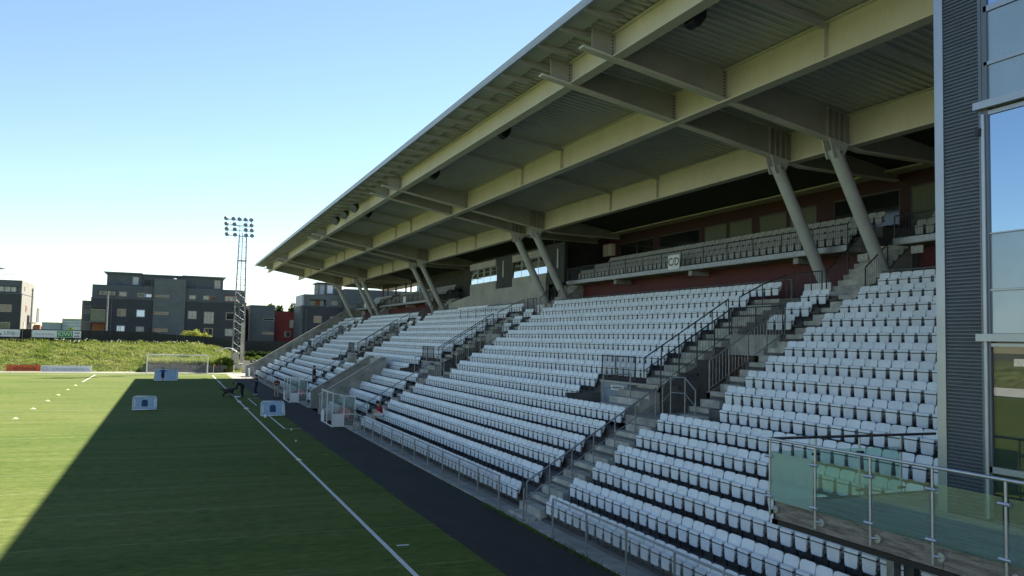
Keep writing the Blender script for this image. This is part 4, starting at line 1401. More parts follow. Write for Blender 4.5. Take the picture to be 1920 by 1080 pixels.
def person(label, loc, rz, H, pose, top, bottom, shoes, sleeve="skin", leg="bottom", hairm="hair", extra=None, bulk=1.32):
    """figure facing local -Y; pose overrides joint positions (metres for a 1.75 m body)"""
    J = dict(pelvis=(0, 0, 0.95, (0.15, 0.11)), waist=(0, 0, 1.08, (0.135, 0.10)), chest=(0, 0, 1.30, (0.165, 0.115)), neck=(0, 0, 1.47, 0.055),
             jaw=(0, -0.02, 1.56, (0.066, 0.075)), head=(0, -0.01, 1.66, (0.076, 0.092)), crown=(0, 0.005, 1.735, (0.052, 0.06)),
             shl=(0.175, 0, 1.41, 0.062), ell=(0.24, 0.03, 1.13, 0.043), wrl=(0.25, -0.03, 0.88, 0.030), hal=(0.25, -0.045, 0.80, (0.022, 0.038)),
             shr=(-0.175, 0, 1.41, 0.062), elr=(-0.24, 0.03, 1.13, 0.043), wrr=(-0.25, -0.03, 0.88, 0.030), har=(-0.25, -0.045, 0.80, (0.022, 0.038)),
             hil=(0.095, 0, 0.90, 0.092), knl=(0.105, -0.02, 0.50, 0.062), anl=(0.11, 0.02, 0.09, 0.043), tol=(0.12, -0.15, 0.04, 0.036),
             hir=(-0.095, 0, 0.90, 0.092), knr=(-0.105, -0.02, 0.50, 0.062), anr=(-0.11, 0.02, 0.09, 0.043), tor=(-0.12, -0.15, 0.04, 0.036))
    for k, v in pose.items():
        J[k] = tuple(v) + (J[k][3],)
    for s in ("l", "r"):       # five fingers grown from each palm
        h, w = Vector(J["ha" + s][:3]), Vector(J["wr" + s][:3])
        d = (h - w).normalized()
        side = Vector((0, 1, 0)) if abs(d.y) < 0.7 else Vector((1, 0, 0))
        side = (side - d * side.dot(d)).normalized()
        n_ = d.cross(side)
        for f_, (sp_, ln) in enumerate(((-0.030, 0.072), (-0.010, 0.082), (0.010, 0.078), (0.030, 0.060))):
            p = h + d * ln + side * sp_ + n_ * 0.018
            J[f"f{s}{f_}"] = (p.x, p.y, p.z, 0.009)
        p = w.lerp(h, 0.55) + side * -0.055 + d * 0.03
        J["t" + s] = (p.x, p.y, p.z, 0.010)
    lg = leg if leg != "bottom" else bottom
    bones = [("pelvis", "waist", bottom if extra != "long" else top), ("waist", "chest", top), ("chest", "neck", top), ("neck", "jaw", "skin"), ("jaw", "head", "skin"), ("head", "crown", hairm)]
    for s in ("l", "r"):
        bones += [("chest", "sh" + s, top), ("sh" + s, "el" + s, top), ("el" + s, "wr" + s, sleeve), ("wr" + s, "ha" + s, "skin"),
                  ("pelvis", "hi" + s, bottom), ("hi" + s, "kn" + s, bottom), ("kn" + s, "an" + s, lg), ("an" + s, "to" + s, shoes)]
        for f_ in range(4): bones.append(("ha" + s, f"f{s}{f_}", "skin"))
        bones.append(("wr" + s, "t" + s, "skin"))
    k = H / 1.75
    for a_ in ("pelvis", "waist", "chest", "shl", "shr", "ell", "elr", "hil", "hir", "knl", "knr", "wrl", "wrr", "anl", "anr", "tol", "tor", "neck"):
        r_ = J[a_][3]
        J[a_] = J[a_][:3] + ((tuple(q * bulk for q in r_) if isinstance(r_, tuple) else r_ * bulk),)
    J = {a: (v[0] * k, v[1] * k, v[2] * k, tuple(q * k for q in v[3]) if isinstance(v[3], tuple) else v[3] * k) for a, v in J.items()}
    o = skinned("person", J, bones, None, loc, rz)
    tag(o, label, "person")
    # hair cap, nose, ears and eyes follow the head
    hd, cr, jw = Vector(J["head"][:3]), Vector(J["crown"][:3]), Vector(J["jaw"][:3])
    upv = (cr - jw).normalized()
    fw = (Vector((0, -1, 0)) - upv * Vector((0, -1, 0)).dot(upv)).normalized()
    sd = upv.cross(fw)

    def child(mb, name, m_):
        me_ = mb.mesh(name); me_.materials.append(MATS[m_])
        for p in me_.polygons: p.use_smooth = True
        c = bpy.data.objects.new(name, me_); COL.objects.link(c); c.parent = o
    hb = MB().ball((0, 0, 0), 0.112 * k, 12, 8, (0.88, 1.0, 0.95))
    rotm = Matrix((sd, -fw, upv)).transposed()
    cc = hd - fw * 0.022 * k + upv * 0.035 * k
    hb.v = [tuple(rotm @ Vector(v) + cc) for v in hb.v if True]
    child(hb, "hair", hairm)
    nb2 = MB().ball(tuple(hd + fw * 0.098 * k - upv * 0.02 * k), 0.017 * k, 6, 4)
    for s in (-1, 1):
        nb2.ball(tuple(hd + sd * s * 0.085 * k - upv * 0.01 * k), 0.022 * k, 6, 4)
    child(nb2, "face", "skin")
    eb = MB()
    for s in (-1, 1): eb.ball(tuple(hd + fw * 0.088 * k + sd * s * 0.032 * k + upv * 0.01 * k), 0.009 * k, 6, 4)
    eb.ball(tuple(hd + fw * 0.085 * k - upv * 0.062 * k), 0.014 * k, 6, 4, (1.4, 0.6, 0.4))
    child(eb, "eyes", "hair")
    return o


# bending man in black (facing left, towards the dog)
person("man in black bending down to a black dog at the touchline", (0.62, 12.3, 0), R(-90), 1.8,
       dict(pelvis=(0, 0.05, 0.93), waist=(0, -0.08, 1.04), chest=(0, -0.30, 1.12), neck=(0, -0.47, 1.13), jaw=(0, -0.56, 1.10), head=(0, -0.65, 1.12), crown=(0, -0.72, 1.13),
            shl=(0.18, -0.36, 1.13), ell=(0.2, -0.42, 0.86), wrl=(0.12, -0.52, 0.64), hal=(0.10, -0.56, 0.57),
            shr=(-0.18, -0.36, 1.13), elr=(-0.2, -0.42, 0.86), wrr=(-0.12, -0.52, 0.64), har=(-0.10, -0.56, 0.57),
            hil=(0.1, 0.05, 0.88), knl=(0.11, -0.05, 0.48), anl=(0.11, 0.06, 0.09), tol=(0.12, -0.11, 0.04),
            hir=(-0.1, 0.05, 0.88), knr=(-0.11, -0.02, 0.48), anr=(-0.11, 0.10, 0.09), tor=(-0.12, -0.07, 0.04)),
       "cloth_black", "cloth_black", "cloth_black", "cloth_black", bulk=1.8)
person("thin person in dark clothes and white shoes by the asphalt", (1.95, 14.3, 0), R(-60), 1.82,
       dict(ell=(0.30, -0.10, 1.22), wrl=(0.22, -0.34, 1.36), hal=(0.20, -0.41, 1.41), knl=(0.10, -0.10, 0.52), anl=(0.12, 0.08, 0.12), tol=(0.12, -0.07, 0.05)),
       "cloth_navy", "cloth_navy", "cloth_white", "skin")
person("man in maroon shirt and khaki trousers beside the farther dugout", (3.3, 10.2, 0), R(-30), 1.82,
       dict(ell=(0.26, -0.02, 1.16), wrl=(0.14, -0.22, 1.22), hal=(0.06, -0.24, 1.25), elr=(-0.26, -0.02, 1.16), wrr=(-0.14, -0.22, 1.20), har=(-0.06, -0.24, 1.21),
            anl=(0.15, 0.02, 0.09), anr=(-0.15, 0.02, 0.09), tol=(0.18, -0.15, 0.04), tor=(-0.18, -0.15, 0.04), knl=(0.13, -0.01, 0.5), knr=(-0.13, -0.01, 0.5)),
       "cloth_maroon", "cloth_khaki", "cloth_black", "skin")
person("boy in blue shirt and dark shorts running with arms out", (-5.95, 35.3, 0), R(170), 1.62,
       dict(ell=(0.36, 0.02, 1.36), wrl=(0.48, -0.06, 1.24), hal=(0.54, -0.09, 1.20), elr=(-0.36, 0.02, 1.36), wrr=(-0.48, -0.06, 1.24), har=(-0.54, -0.09, 1.20),
            knl=(0.07, -0.12, 0.52), anl=(0.06, 0.0, 0.10), tol=(0.06, -0.16, 0.05), knr=(-0.07, 0.04, 0.48), anr=(-0.05, 0.26, 0.22), tor=(-0.05, 0.2, 0.07)),
       "cloth_blue", "cloth_navy", "cloth_black", "skin", leg="skin")
person("person in red shirt sitting at the end of the second row", (ax(2) + 0.44, -17.6, tz(2) - 0.03), R(-90), 1.72,
       dict(pelvis=(0, 0.0, 0.52), waist=(0, -0.02, 0.66), chest=(0, -0.12, 0.88), neck=(0, -0.22, 1.03), jaw=(0, -0.28, 1.10), head=(0, -0.31, 1.19), crown=(0, -0.31, 1.27),
            shl=(0.175, -0.14, 0.97), ell=(0.22, -0.28, 0.74), wrl=(0.10, -0.44, 0.66), hal=(0.04, -0.49, 0.65),
            shr=(-0.175, -0.14, 0.97), elr=(-0.22, -0.28, 0.74), wrr=(-0.10, -0.44, 0.66), har=(-0.04, -0.49, 0.66),
            hil=(0.1, -0.05, 0.51), knl=(0.14, -0.46, 0.52), anl=(0.13, -0.44, 0.10), tol=(0.13, -0.6, 0.04),
            hir=(-0.1, -0.05, 0.51), knr=(-0.14, -0.46, 0.52), anr=(-0.13, -0.44, 0.10), tor=(-0.13, -0.6, 0.04)),
       "cloth_red", "cloth_white", "cloth_black", "skin", leg="skin")
person("person in dark jacket walking on the stairs of the third bay", (ax(3) + 0.3, 10.6, tz(3)), R(-75), 1.75,
       dict(knl=(0.10, -0.16, 0.56), anl=(0.10, -0.08, 0.16), tol=(0.10, -0.24, 0.12)),
       "cloth_black", "cloth_grey", "cloth_black", "cloth_black")
# dog: head to local -Y
DJ = dict(rump=(0, 0.34, 0.52, (0.15, 0.16)), belly=(0, 0.10, 0.50, (0.15, 0.16)), chest=(0, -0.22, 0.50, (0.17, 0.20)), neck=(0, -0.38, 0.64, 0.075), poll=(0, -0.48, 0.73, 0.07),
          muzzle=(0, -0.60, 0.69, 0.042), nose=(0, -0.67, 0.68, 0.028), tail1=(0, 0.48, 0.58, 0.03), tail2=(0, 0.66, 0.62, 0.02), tail3=(0, 0.76, 0.66, 0.012),
          earl=(0.07, -0.46, 0.72, 0.02), earr=(-0.07, -0.46, 0.72, 0.02), earl2=(0.085, -0.46, 0.65, 0.016), earr2=(-0.085, -0.46, 0.65, 0.016))
db = [("rump", "belly"), ("belly", "chest"), ("chest", "neck"), ("neck", "poll"), ("poll", "muzzle"), ("muzzle", "nose"), ("rump", "tail1"), ("tail1", "tail2"), ("tail2", "tail3"),
      ("poll", "earl"), ("poll", "earr"), ("earl", "earl2"), ("earr", "earr2")]
for s, sx in (("l", 0.085), ("r", -0.085)):
    f0 = -0.06 if s == "l" else 0.05
    DJ.update({"elb" + s: (sx, -0.22, 0.36, 0.072), "wri" + s: (sx, -0.25 + f0, 0.18, 0.044), "paw" + s: (sx, -0.27 + f0, 0.03, 0.032), "toe" + s: (sx, -0.33 + f0, 0.025, 0.026),
               "kne" + s: (sx, 0.24, 0.34, 0.09), "hoc" + s: (sx, 0.42 - f0, 0.20, 0.048), "hpa" + s: (sx, 0.39 - f0, 0.03, 0.032), "hto" + s: (sx, 0.33 - f0, 0.025, 0.026)})
    db += [("chest", "elb" + s), ("elb" + s, "wri" + s), ("wri" + s, "paw" + s), ("paw" + s, "toe" + s), ("rump", "kne" + s), ("kne" + s, "hoc" + s), ("hoc" + s, "hpa" + s), ("hpa" + s, "hto" + s)]
dg = skinned("dog", DJ, [(a, b, "dog_fur") for a, b in db], None, (-0.5, 11.9, 0), R(68))
dg.scale = (1.15, 1.15, 1.15)
tag(dg, "black dog standing at the touchline facing the bending man", "dog")
# ================================================================== GRASS BANK
def sstep(a, b, t):
    t = max(0.0, min(1.0, (t - a) / (b - a)))
    return t * t * (3 - 2 * t)


def hill(x, y):
    top = 3.55 - 1.75 * sstep(-2.0, 7.5, x)
    toe = 60.9 + (0.5 if -8.6 < x < 1.6 else 0)
    f = max(0, min(1, (y - toe) / (77.5 - toe)))
    h = top * (0.75 * f + 0.25 * sstep(0, 1, f))
    if -8.6 < x < 1.6: h = max(h, 1.05 * sstep(61.4, 61.55, y))
    n = 0.14 * math.sin(x * 1.3 + y * 0.7) * math.sin(y * 0.9 - x * 0.4) + 0.09 * math.sin(x * 2.9 + 1.3) * math.sin(y * 2.3 + 0.5)
    return h + n * min(1, f * 6) * (1 if y < 79 else 0.2) - 0.01


def grid(name, xs, ys, fn, m):
    v = [(x, y, fn(x, y)) for y in ys for x in xs]
    nx = len(xs)
    f = [(j * nx + i, j * nx + i + 1, (j + 1) * nx + i + 1, (j + 1) * nx + i) for j in range(len(ys) - 1) for i in range(nx - 1)]
    me_ = bpy.data.meshes.new(name)
    me_.from_pydata(v, [], f)
    me_.materials.append(MATS[m])
    for p in me_.polygons: p.use_smooth = True
    o = bpy.data.objects.new(name, me_)
    COL.objects.link(o)
    return o


mat("bank_soil", (0.17, 0.19, 0.06), 0.9, var=0.35, scale=0.5, bump=0.8, bscale=5, fine=0.35)
xs = [-140, -110, -90, -75, -60, -50, -42] + list(np.arange(-36, 30, 0.5)) + [36, 45, 60, 90]
ys = list(np.arange(60.7, 80, 0.4)) + [82, 86, 92, 100, 130, 200, 400, 900]
struct(grid("grass_bank", xs, ys, hill, "bank_soil"))
struct(grid("west_bank", [-74, -75, -77, -80, -84, -88, -100, -160], list(np.arange(-90, 62, 4)) + [62],
            lambda x, y: 3.4 * sstep(-74, -86, x) if False else 3.4 * max(0, min(1, (-74 - x) / 11.0)) + 0.1 * math.sin(y * 0.7 + x), "bank_soil"))
# grass tufts
gv, gf, dv, df = [], [], [], []


def tufts(n, V, F, xr, yr, hr, dense=None):
    for _ in range(n):
        x, y = rng.uniform(*xr), rng.uniform(*yr)
        if dense and rng.random() > dense(x, y): continue
        z = hill(x, y)
        k = 3
        for _b in range(k):
            a = rng.uniform(0, 6.28)
            w = rng.uniform(0.03, 0.08)
            h = rng.uniform(*hr)
            bx, by = x + rng.normal(0, 0.1), y + rng.normal(0, 0.1)
            lx, ly = rng.normal(0, 0.16), rng.normal(0, 0.16)
            o = len(V)
            V += [(bx - math.cos(a) * w, by - math.sin(a) * w, z - 0.02), (bx + math.cos(a) * w, by + math.sin(a) * w, z - 0.02), (bx + lx, by + ly, z + h)]
            F.append((o, o + 1, o + 2))


clump = lambda x, y: 0.5 + 0.5 * math.sin(x * 0.9 + 2 * math.sin(y * 0.5)) * math.sin(y * 0.8 + math.sin(x * 0.6))
tufts(24000, gv, gf, (-36, 7), (61.5, 79), (0.10, 0.30))
tufts(6000, dv, df, (-36, 9), (61.5, 78), (0.06, 0.2), clump)
tufts(5200, gv, gf, (-8, 3), (61.6, 65), (0.3, 0.95))
tufts(2500, dv, df, (4, 22), (66, 83), (0.2, 0.7))
tufts(2600, gv, gf, (-36, 4), (78.2, 79.7), (0.25, 0.7))
for nm, V, F, m_, lab in (("bank_grass", gv, gf, "grass_blade", "sunlit rough grass covering the bank behind the goal"), ("bank_grass_dark", dv, df, "grass_dark", "darker weedy clumps among the grass on the bank")):
    me_ = bpy.data.meshes.new(nm)
    me_.from_pydata(V, [], F)
    me_.materials.append(MATS[m_])
    o = bpy.data.objects.new(nm, me_)
    COL.objects.link(o)
    tag(o, lab, "grass", kind="stuff")
fw_ = MB()
for _ in range(60):
    x, y = rng.uniform(-22, 0), rng.uniform(76.5, 79.2)
    fw_.ball((x, y, hill(x, y) + rng.uniform(0.3, 0.7)), rng.uniform(0.05, 0.10), 6, 4)
tag(fw_.build("flowers", "flower"), "white wild flowers along the top of the grass bank", "flowers", kind="stuff")
# dark retaining wall of blocks behind the goal
rw = thing("retaining_wall", "low dark block wall under the grass bank behind the goal", "wall", (-3.5, 61.2, 0))
for r_ in range(2):
    x = -8.6 + 0.45 * r_
    while x < 1.5:
        MB().box(x + 0.01, x + 0.93, 61.15 + 0.06 * r_, 61.5, 0.0 + r_ * 0.52, 0.51 + r_ * 0.52).build("block", "concrete_dark", rw, bevel=0.015)
        x += 0.95
rk = thing("rock_wall", "row of grey boulders in the shade beyond the floodlight mast", "rocks", (9, 70, 1))
for q in range(16):
    x, y = 6.4 + q * 0.62 + rng.uniform(-0.1, 0.1), 70 + rng.uniform(-0.3, 0.3) + (q % 2) * 0.5
    r = rng.uniform(0.4, 0.62)
    b = MB().ball((x, y, hill(x, y) + r * 0.45 + 0.1), r, 8, 5, (1, 0.8, 0.75))
    b.v = [tuple(np.array(v) + rng.normal(0, 0.05, 3)) for v in b.v]
    b.build("boulder", "rock", rk)

# low fence and advertising boards at the end of the pitch
lf = thing("fence", "low dark wire fence at the foot of the grass bank", "fence", (-12, 60.5, 0))
MB().tube((-45, 60.6, 0.9), (-8.2, 60.6, 0.9), 0.02, 6).build("top_rail", "rail_dark", lf)
MB().tube((-45, 60.6, 0.45), (-8.2, 60.6, 0.45), 0.012, 6).build("mid_rail", "rail_dark", lf)
for q in range(20):
    MB().tube((-45 + q * 1.93, 60.6, 0), (-45 + q * 1.93, 60.6, 0.92), 0.02, 6).build("post", "rail_dark", lf)


def board(x0, x1, y, z0, z1, m_, label, group=None):
    t = thing("advertising_board", label, "advertising board", ((x0 + x1) / 2, y, 0), group)
    MB().box(x0, x1, y, y + 0.06, z0, z1).build("panel", m_, t)
    for x in (x0 + 0.4, x1 - 0.4):
        MB().bar((x, y + 0.06, z1 - 0.1), (x, y + 0.5, 0), 0.04, 0.04).build("strut", "galv", t)
    return t


t = board(-24.57, -20.72, 59.0, 0.12, 0.93, "ad_red", "orange red advertising board left of the white one", "boards below the bank")
text("aktivavis", 0.62, (-22.5, 58.993, 0.5), FACE_CAM, "ad_redtext", t, bold=0.01, sx=1.25)
t = board(-20.68, -14.73, 59.0, 0.08, 0.87, "ad_white", "long white advertising board with grey web address", "boards below the bank")
text("www.toppografering.no", 0.44, (-17.25, 58.993, 0.46), FACE_CAM, "ad_grey", t, sx=1.02)
ring = MB()
for q in range(16):
    a, b = 2 * math.pi * q / 16, 2 * math.pi * (q + 1) / 16
    ring.bar((-20.2 + 0.27 * math.cos(a), 58.99, 0.5 + 0.22 * math.sin(a)), (-20.2 + 0.27 * math.cos(b), 58.99, 0.5 + 0.22 * math.sin(b)), 0.012, 0.11, up=(0, 1, 0))
ring.build("ring_logo", "ad_plum", t)
# boards on the far side of the pitch, seen in the windows
for y0, y1, z0, m_, x, lab in ((-40, -20, 0.1, "ad_teal", -73.2, "teal advertising board along the far touchline"), (-19.9, 10, 0.1, "ad_white", -73.2, "long white advertising board along the far touchline"),
                               (-40, -24, 3.5, "ad_red", -86, "orange red board on top of the far bank"), (-23.9, 14, 3.5, "ad_white", -86, "white board on top of the far bank")):
    o = MB().box(x - 0.06, x, y0, y1, z0, z0 + 1.0).build("advertising_board", m_)
    tag(o, lab, "advertising board")

# black hoarding on top of the bank
hd_ = thing("hoarding", "long black board fence along the top of the grass bank", "fence", (-14, 80, 3.5))


def hz(x):
    pts = [(-70, 5.57, 3.4), (-8, 5.57, 3.4), (-6.9, 5.30, 3.3), (1.2, 4.94, 2.8), (4.6, 4.30, 2.1)]
    for (xa, a1, b1_), (xb, a2, b2_) in zip(pts[:-1], pts[1:]):
        if x <= xb:
            t = (x - xa) / (xb - xa)
            return a1 + (a2 - a1) * t, b1_ + (b2_ - b1_) * t
    return pts[-1][1:]


x = -62.0
while x < 4.4:
    w = 1.2
    za, zb = hz(x), hz(x + w)
    MB().prism([(x + 0.008, za[1]), (x + w - 0.008, zb[1]), (x + w - 0.008, zb[0]), (x + 0.008, za[0])], 'y', 80 + 0.02 * (int(x * 10) % 3), 80.06 + 0.02 * (int(x * 10) % 3)).build("board", "fence_black", hd_)
    x += w
for x in np.arange(-60, 4, 2.4):
    MB().box(x - 0.05, x + 0.05, 80.12, 80.22, hz(x)[1], hz(x)[0] + 0.04).build("post", "pole_grey", hd_)
hd2 = thing("hoarding", "dark board fence beyond the floodlight mast", "fence", (12, 84, 1.8))
x = 4.8
while x < 24:
    MB().box(x + 0.008, x + 1.19, 84 + 0.02 * (int(x * 10) % 3), 84.06 + 0.02 * (int(x * 10) % 3), 1.5, 4.42).build("board", "fence_black", hd2)
    x += 1.2
t = thing("sign", "white sign with grey UNI lettering at the end of the hoarding", "sign", (-28.3, 79.8, 4.4))
MB().box(-30.3, -26.28, 79.85, 79.93, 4.35, 5.45).build("panel", "white_board", t)
text("UNI", 0.75, (-28.4, 79.84, 4.88), FACE_CAM, "ad_grey", t, align='LEFT', bold=0.012, sx=1.05)
text("micro", 0.66, (-27.35, 79.84, 4.88), FACE_CAM, "ad_palegrey", t, align='LEFT', sx=0.7)
MB().ball((-28.8, 79.83, 4.72), 0.14, 10, 6, (1, 0.15, 1)).build("dot_logo", "red_plastic", t, True)
t = thing("sign", "white sign with a green KIWI panel on the hoarding", "sign", (-21.4, 79.8, 4.4))
MB().box(-24.69, -18.08, 79.85, 79.93, 4.36, 5.44).build("panel", "white_board", t)
text("Møller Bil Tandberg", 0.42, (-23.05, 79.84, 4.88), FACE_CAM, "ad_grey", t, sx=0.78)
MB().box(-21.36, -19.2, 79.825, 79.849, 4.42, 5.36).build("green_panel", "kiwi_green", t)
text("KIWI", 0.98, (-20.28, 79.815, 4.88), FACE_CAM, "kiwi_pale", t, bold=0.02, sx=0.92)
text("mini", 0.44, (-18.64, 79.84, 5.12), FACE_CAM, "ad_ink", t, bold=0.012)
text("pris", 0.44, (-18.64, 79.84, 4.64), FACE_CAM, "ad_ink", t, bold=0.012)

# ================================================================== FLOODLIGHT MAST
ms = thing("floodlight_mast", "tall lattice floodlight mast with four rows of lamps", "mast", (3.95, 64, 0))
MX, MY = 3.92, 64.0
base = MB().tube((MX - 0.25, MY, -0.1), (MX - 0.25, MY, 1.25), 1.25, 18, 1.18).build("footing", "concrete_light", ms, True)
hw_ = lambda z: 0.82 - 0.32 * (z - 1.2) / 19.0
corners = [(-1, -1), (1, -1), (1, 1), (-1, 1)]
cpt = lambda c, z: Vector((MX + c[0] * hw_(z), MY + c[1] * hw_(z), z))
for c in corners:
    MB().tube(cpt(c, 1.2), cpt(c, 20.2), 0.06, 8, 0.045).build("leg", "mast_steel", ms, True)
zz = [1.2 + 0.0]
while zz[-1] < 19.6: zz.append(zz[-1] + (1.05 if zz[-1] < 12 else 0.8))
for j, (za, zb) in enumerate(zip(zz[:-1], zz[1:])):
    br = MB()
    r_ = 0.032 if za < 11 else 0.016
    for a, b in zip(corners, corners[1:] + corners[:1]):
        p, q = (a, b) if j % 2 == 0 else (b, a)
        br.tube(cpt(p, za), cpt(q, zb), r_, 5)
        br.tube(cpt(a, zb), cpt(b, zb), r_ * 0.8, 5)
    br.build("brace", "mast_steel", ms)
for z in (5.6, 10.0, 16.3):
    MB().box(MX - hw_(z) - 0.08, MX + hw_(z) + 0.08, MY - hw_(z) - 0.08, MY + hw_(z) + 0.08, z - 0.05, z + 0.05).build("ring", "mast_steel", ms)
MB().box(MX + 0.25, MX + 0.7, MY - 0.95, MY - 0.8, 1.3, 7.2).build("cable_duct", "concrete_light", ms)
MB().box(MX - 0.75, MX + 0.05, MY - 1.3, MY - 0.9, 1.25, 2.75).build("switch_box", "concrete_light", ms, bevel=0.02)
MB().tube((MX - 0.05, MY, 1.2), (MX - 0.05, MY, 20.5), 0.05, 8).build("ladder", "mast_steel", ms, True)
for r_, z in enumerate((22.45, 21.65, 20.9, 20.12)):
    sh = 0.07 * r_
    MB().tube((1.55 + sh, MY - 0.5, z - 0.22), (5.0 + sh, MY - 0.5, z - 0.22), 0.045, 6).build("head_rail", "mast_steel", ms)
    for x in ((1.65, 2.5, 3.35, 4.2, 5.0) if r_ == 0 else (1.65, 2.6, 4.15, 5.0)):
        dx = 0.28 if x < 2.3 else 0.06
        lp = MB().tube((x + sh - dx, MY - 0.78, z - 0.1), (x + sh, MY - 0.45, z + 0.06), 0.31, 12, 0.2).build("lamp", "lamp_body", ms, True)
        MB().tube((x + sh - dx * 1.12, MY - 0.82, z - 0.12), (x + sh - dx, MY - 0.785, z - 0.102), 0.29, 12).build("lens", "lamp_glass", lp, True)
for x in (1.7, 3.4, 4.4, 5.0):
    MB().tube((x, MY - 0.45, 19.85), (x, MY - 0.45, 22.4), 0.035, 6).build("head_post", "mast_steel", ms)
MB().tube((2.0, MY - 0.45, 21.6), (4.4, MY - 0.45, 21.1), 0.03, 6).build("head_brace", "mast_steel", ms)
ar = thing("pipe_arch", "curved pale pipe arch on the bank beside the mast", "pipe", (2.5, 63, 1))
pts = [(1.15 + 2.6 * t, 62.8, 2.85 + 0.75 * math.sin(math.pi * (0.08 + 0.88 * t)) - 0.1) for t in np.linspace(0, 1, 11)]
MB().path(pts, 0.08, 8).build("arch", "white_paint", ar, True)
MB().tube((2.45, 62.8, 0.3), (2.45, 62.8, 3.4), 0.035, 6).build("prop", "mast_steel", ar)
bl = thing("bollard", "thin white post on the paving below the mast", "post", (3.0, 57.5, 0))
MB().tube((3.0, 57.5, 0), (3.0, 57.5, 1.2), 0.05, 8).build("post", "white_paint", bl, True)
lk = thing("light_panel", "pale board standing beside the mast footing", "board", (4.9, 60.5, 0))
MB().box(4.35, 5.35, 60.4, 60.5, 0.0, 1.75).build("panel", "concrete_light", lk)
MB().box(4.45, 4.5, 60.38, 60.4, 0.0, 1.75).build("batten", "white_paint", lk)

# ================================================================== HOUSES BEHIND
def window(b, x0, x1, z0, z1, y, pane="win_glass", frame="win_frame", fr=0.12, split_=0, orange=False):
    w = MB().box(x0, x1, y - 0.08, y + 0.1, z0, z0 + fr).box(x0, x1, y - 0.08, y + 0.1, z1 - fr, z1).box(x0, x0 + fr, y - 0.08, y + 0.1, z0 + fr, z1 - fr) \
        .box(x1 - fr, x1, y - 0.08, y + 0.1, z0 + fr, z1 - fr).build("window", frame, b)
    MB().box(x0 + fr, x1 - fr, y - 0.005, y + 0.02, z0 + fr, z1 - fr).build("pane", pane, w)
    for q in range(split_):
        xm = x0 + (x1 - x0) * (q + 1) / (split_ + 1)
        MB().box(xm - 0.04, xm + 0.04, y - 0.06, y - 0.006, z0 + fr, z1 - fr).build("glazing_bar", frame, w)
    if orange:
        MB().box(x0 + 0.01, x0 + 0.32, y - 0.1, y - 0.005, z0 + 0.05, z1 - 0.05).build("shutter", "wood_orange", w)
    return w


def roof_rail(b, pts, h=0.95):
    m = MB()
    m.path([Vector(p) + Vector((0, 0, h)) for p in pts], 0.03, 5)
    m.path([Vector(p) + Vector((0, 0, h * 0.5)) for p in pts], 0.02, 5)
    for a, c in zip(pts[:-1], pts[1:]):
        n = max(1, int((Vector(c) - Vector(a)).length / 1.1))
        for q in range(n + 1):
            p = Vector(a).lerp(Vector(c), q / n)
            m.tube(p, p + Vector((0, 0, h)), 0.02, 5)
    m.build("roof_railing", "mast_steel", b)


# main dark block
B = thing("apartment_block", "large dark four storey apartment block behind the black hoarding", "building", (-5.5, 100, 0))
YB = 100.0
MB().box(-18.58, -16.1, YB + 1.5, YB + 13, 0, 11.42).box(-16.1, 7.74, YB, YB + 13, 0, 11.42).box(-18.58, -16.1, YB, YB + 1.5, 9.85, 11.42).build("wall", "facade_dark", B)
MB().box(-18.5, 7.45, YB + 0.25, YB + 13, 11.43, 13.80).build("upper_storey", "facade_mid", B)
MB().box(-18.65, 7.8, YB - 0.05, YB + 13, 11.36, 11.50).build("ledge", "facade_grey", B)
MB().box(-16.29, -10.6, YB + 1.2, YB + 11, 13.8, 16.02).build("penthouse", "facade_mid", B)
MB().box(-10.6, -3.7, YB + 1.6, YB + 11, 13.8, 15.92).build("penthouse", "facade_mid", B)
MB().box(-3.7, 3.47, YB + 1.2, YB + 11, 13.8, 15.98).build("penthouse", "facade_mid", B)
MB().prism([(-16.95, 16.21), (-16.3, 15.95), (-10.5, 16.03), (-10.5, 16.21)], 'y', YB + 0.7, YB + 11.5).build("roof", "facade_grey", B)
MB().box(-10.5, -3.75, YB + 1.2, YB + 11.5, 15.93, 16.08).build("roof", "facade_grey", B)
MB().prism([(-3.75, 16.16), (-3.75, 15.99), (3.4, 15.93), (4.05, 16.15)], 'y', YB + 0.7, YB + 11.5).build("roof", "facade_grey", B)
MB().box(-8.42, -3.04, YB - 0.35, YB + 8, 0, 15.30).build("stair_tower", "facade_grey", B)
for z in np.arange(1.0, 15.3, 1.0):
    MB().box(-8.43, -3.03, YB - 0.37, YB - 0.33, z - 0.015, z + 0.015).build("board_joint", "facade_mid", B)
window(B, -12.21, -10.98, 13.97, 15.6, YB + 1.2, "ad_palegrey", "facade_grey")
window(B, 1.89, 3.01, 13.95, 15.55, YB + 1.2, "win_curtain", "win_frame", split_=1)
window(B, -10.3, -8.9, 14.0, 15.2, YB + 1.6, "facade_dark", "facade_grey")
window(B, -17.5, -14.6, 11.80, 12.85, YB + 0.25, "win_glass", "facade_dark", split_=3)
window(B, -14.13, -12.88, 11.82, 12.65, YB + 0.25, "win_curtain")
window(B, -11.1, -9.85, 11.79, 12.58, YB + 0.25, "green_glass")
window(B, -9.8, -8.73, 11.79, 12.45, YB + 0.25, "win_sky", "wood_orange", fr=0.08)
window(B, -2.43, -1.28, 11.74, 12.52, YB + 0.25, "win_curtain")
window(B, 0.01, 1.05, 11.75, 12.55, YB + 0.25, "win_curtain")
window(B, 1.15, 2.25, 11.75, 12.5, YB + 0.25, "win_glass", "wood_orange", fr=0.09)
window(B, 3.7, 6.15, 11.55, 12.7, YB + 0.25, "win_curtain", "facade_red", split_=2)
for z0, z1 in ((11.9, 12.3), (8.72, 9.26), (5.6, 6.24)):
    window(B, -8.35, -5.8, z0, z1, YB - 0.35, "win_glass", orange=True, fr=0.1)
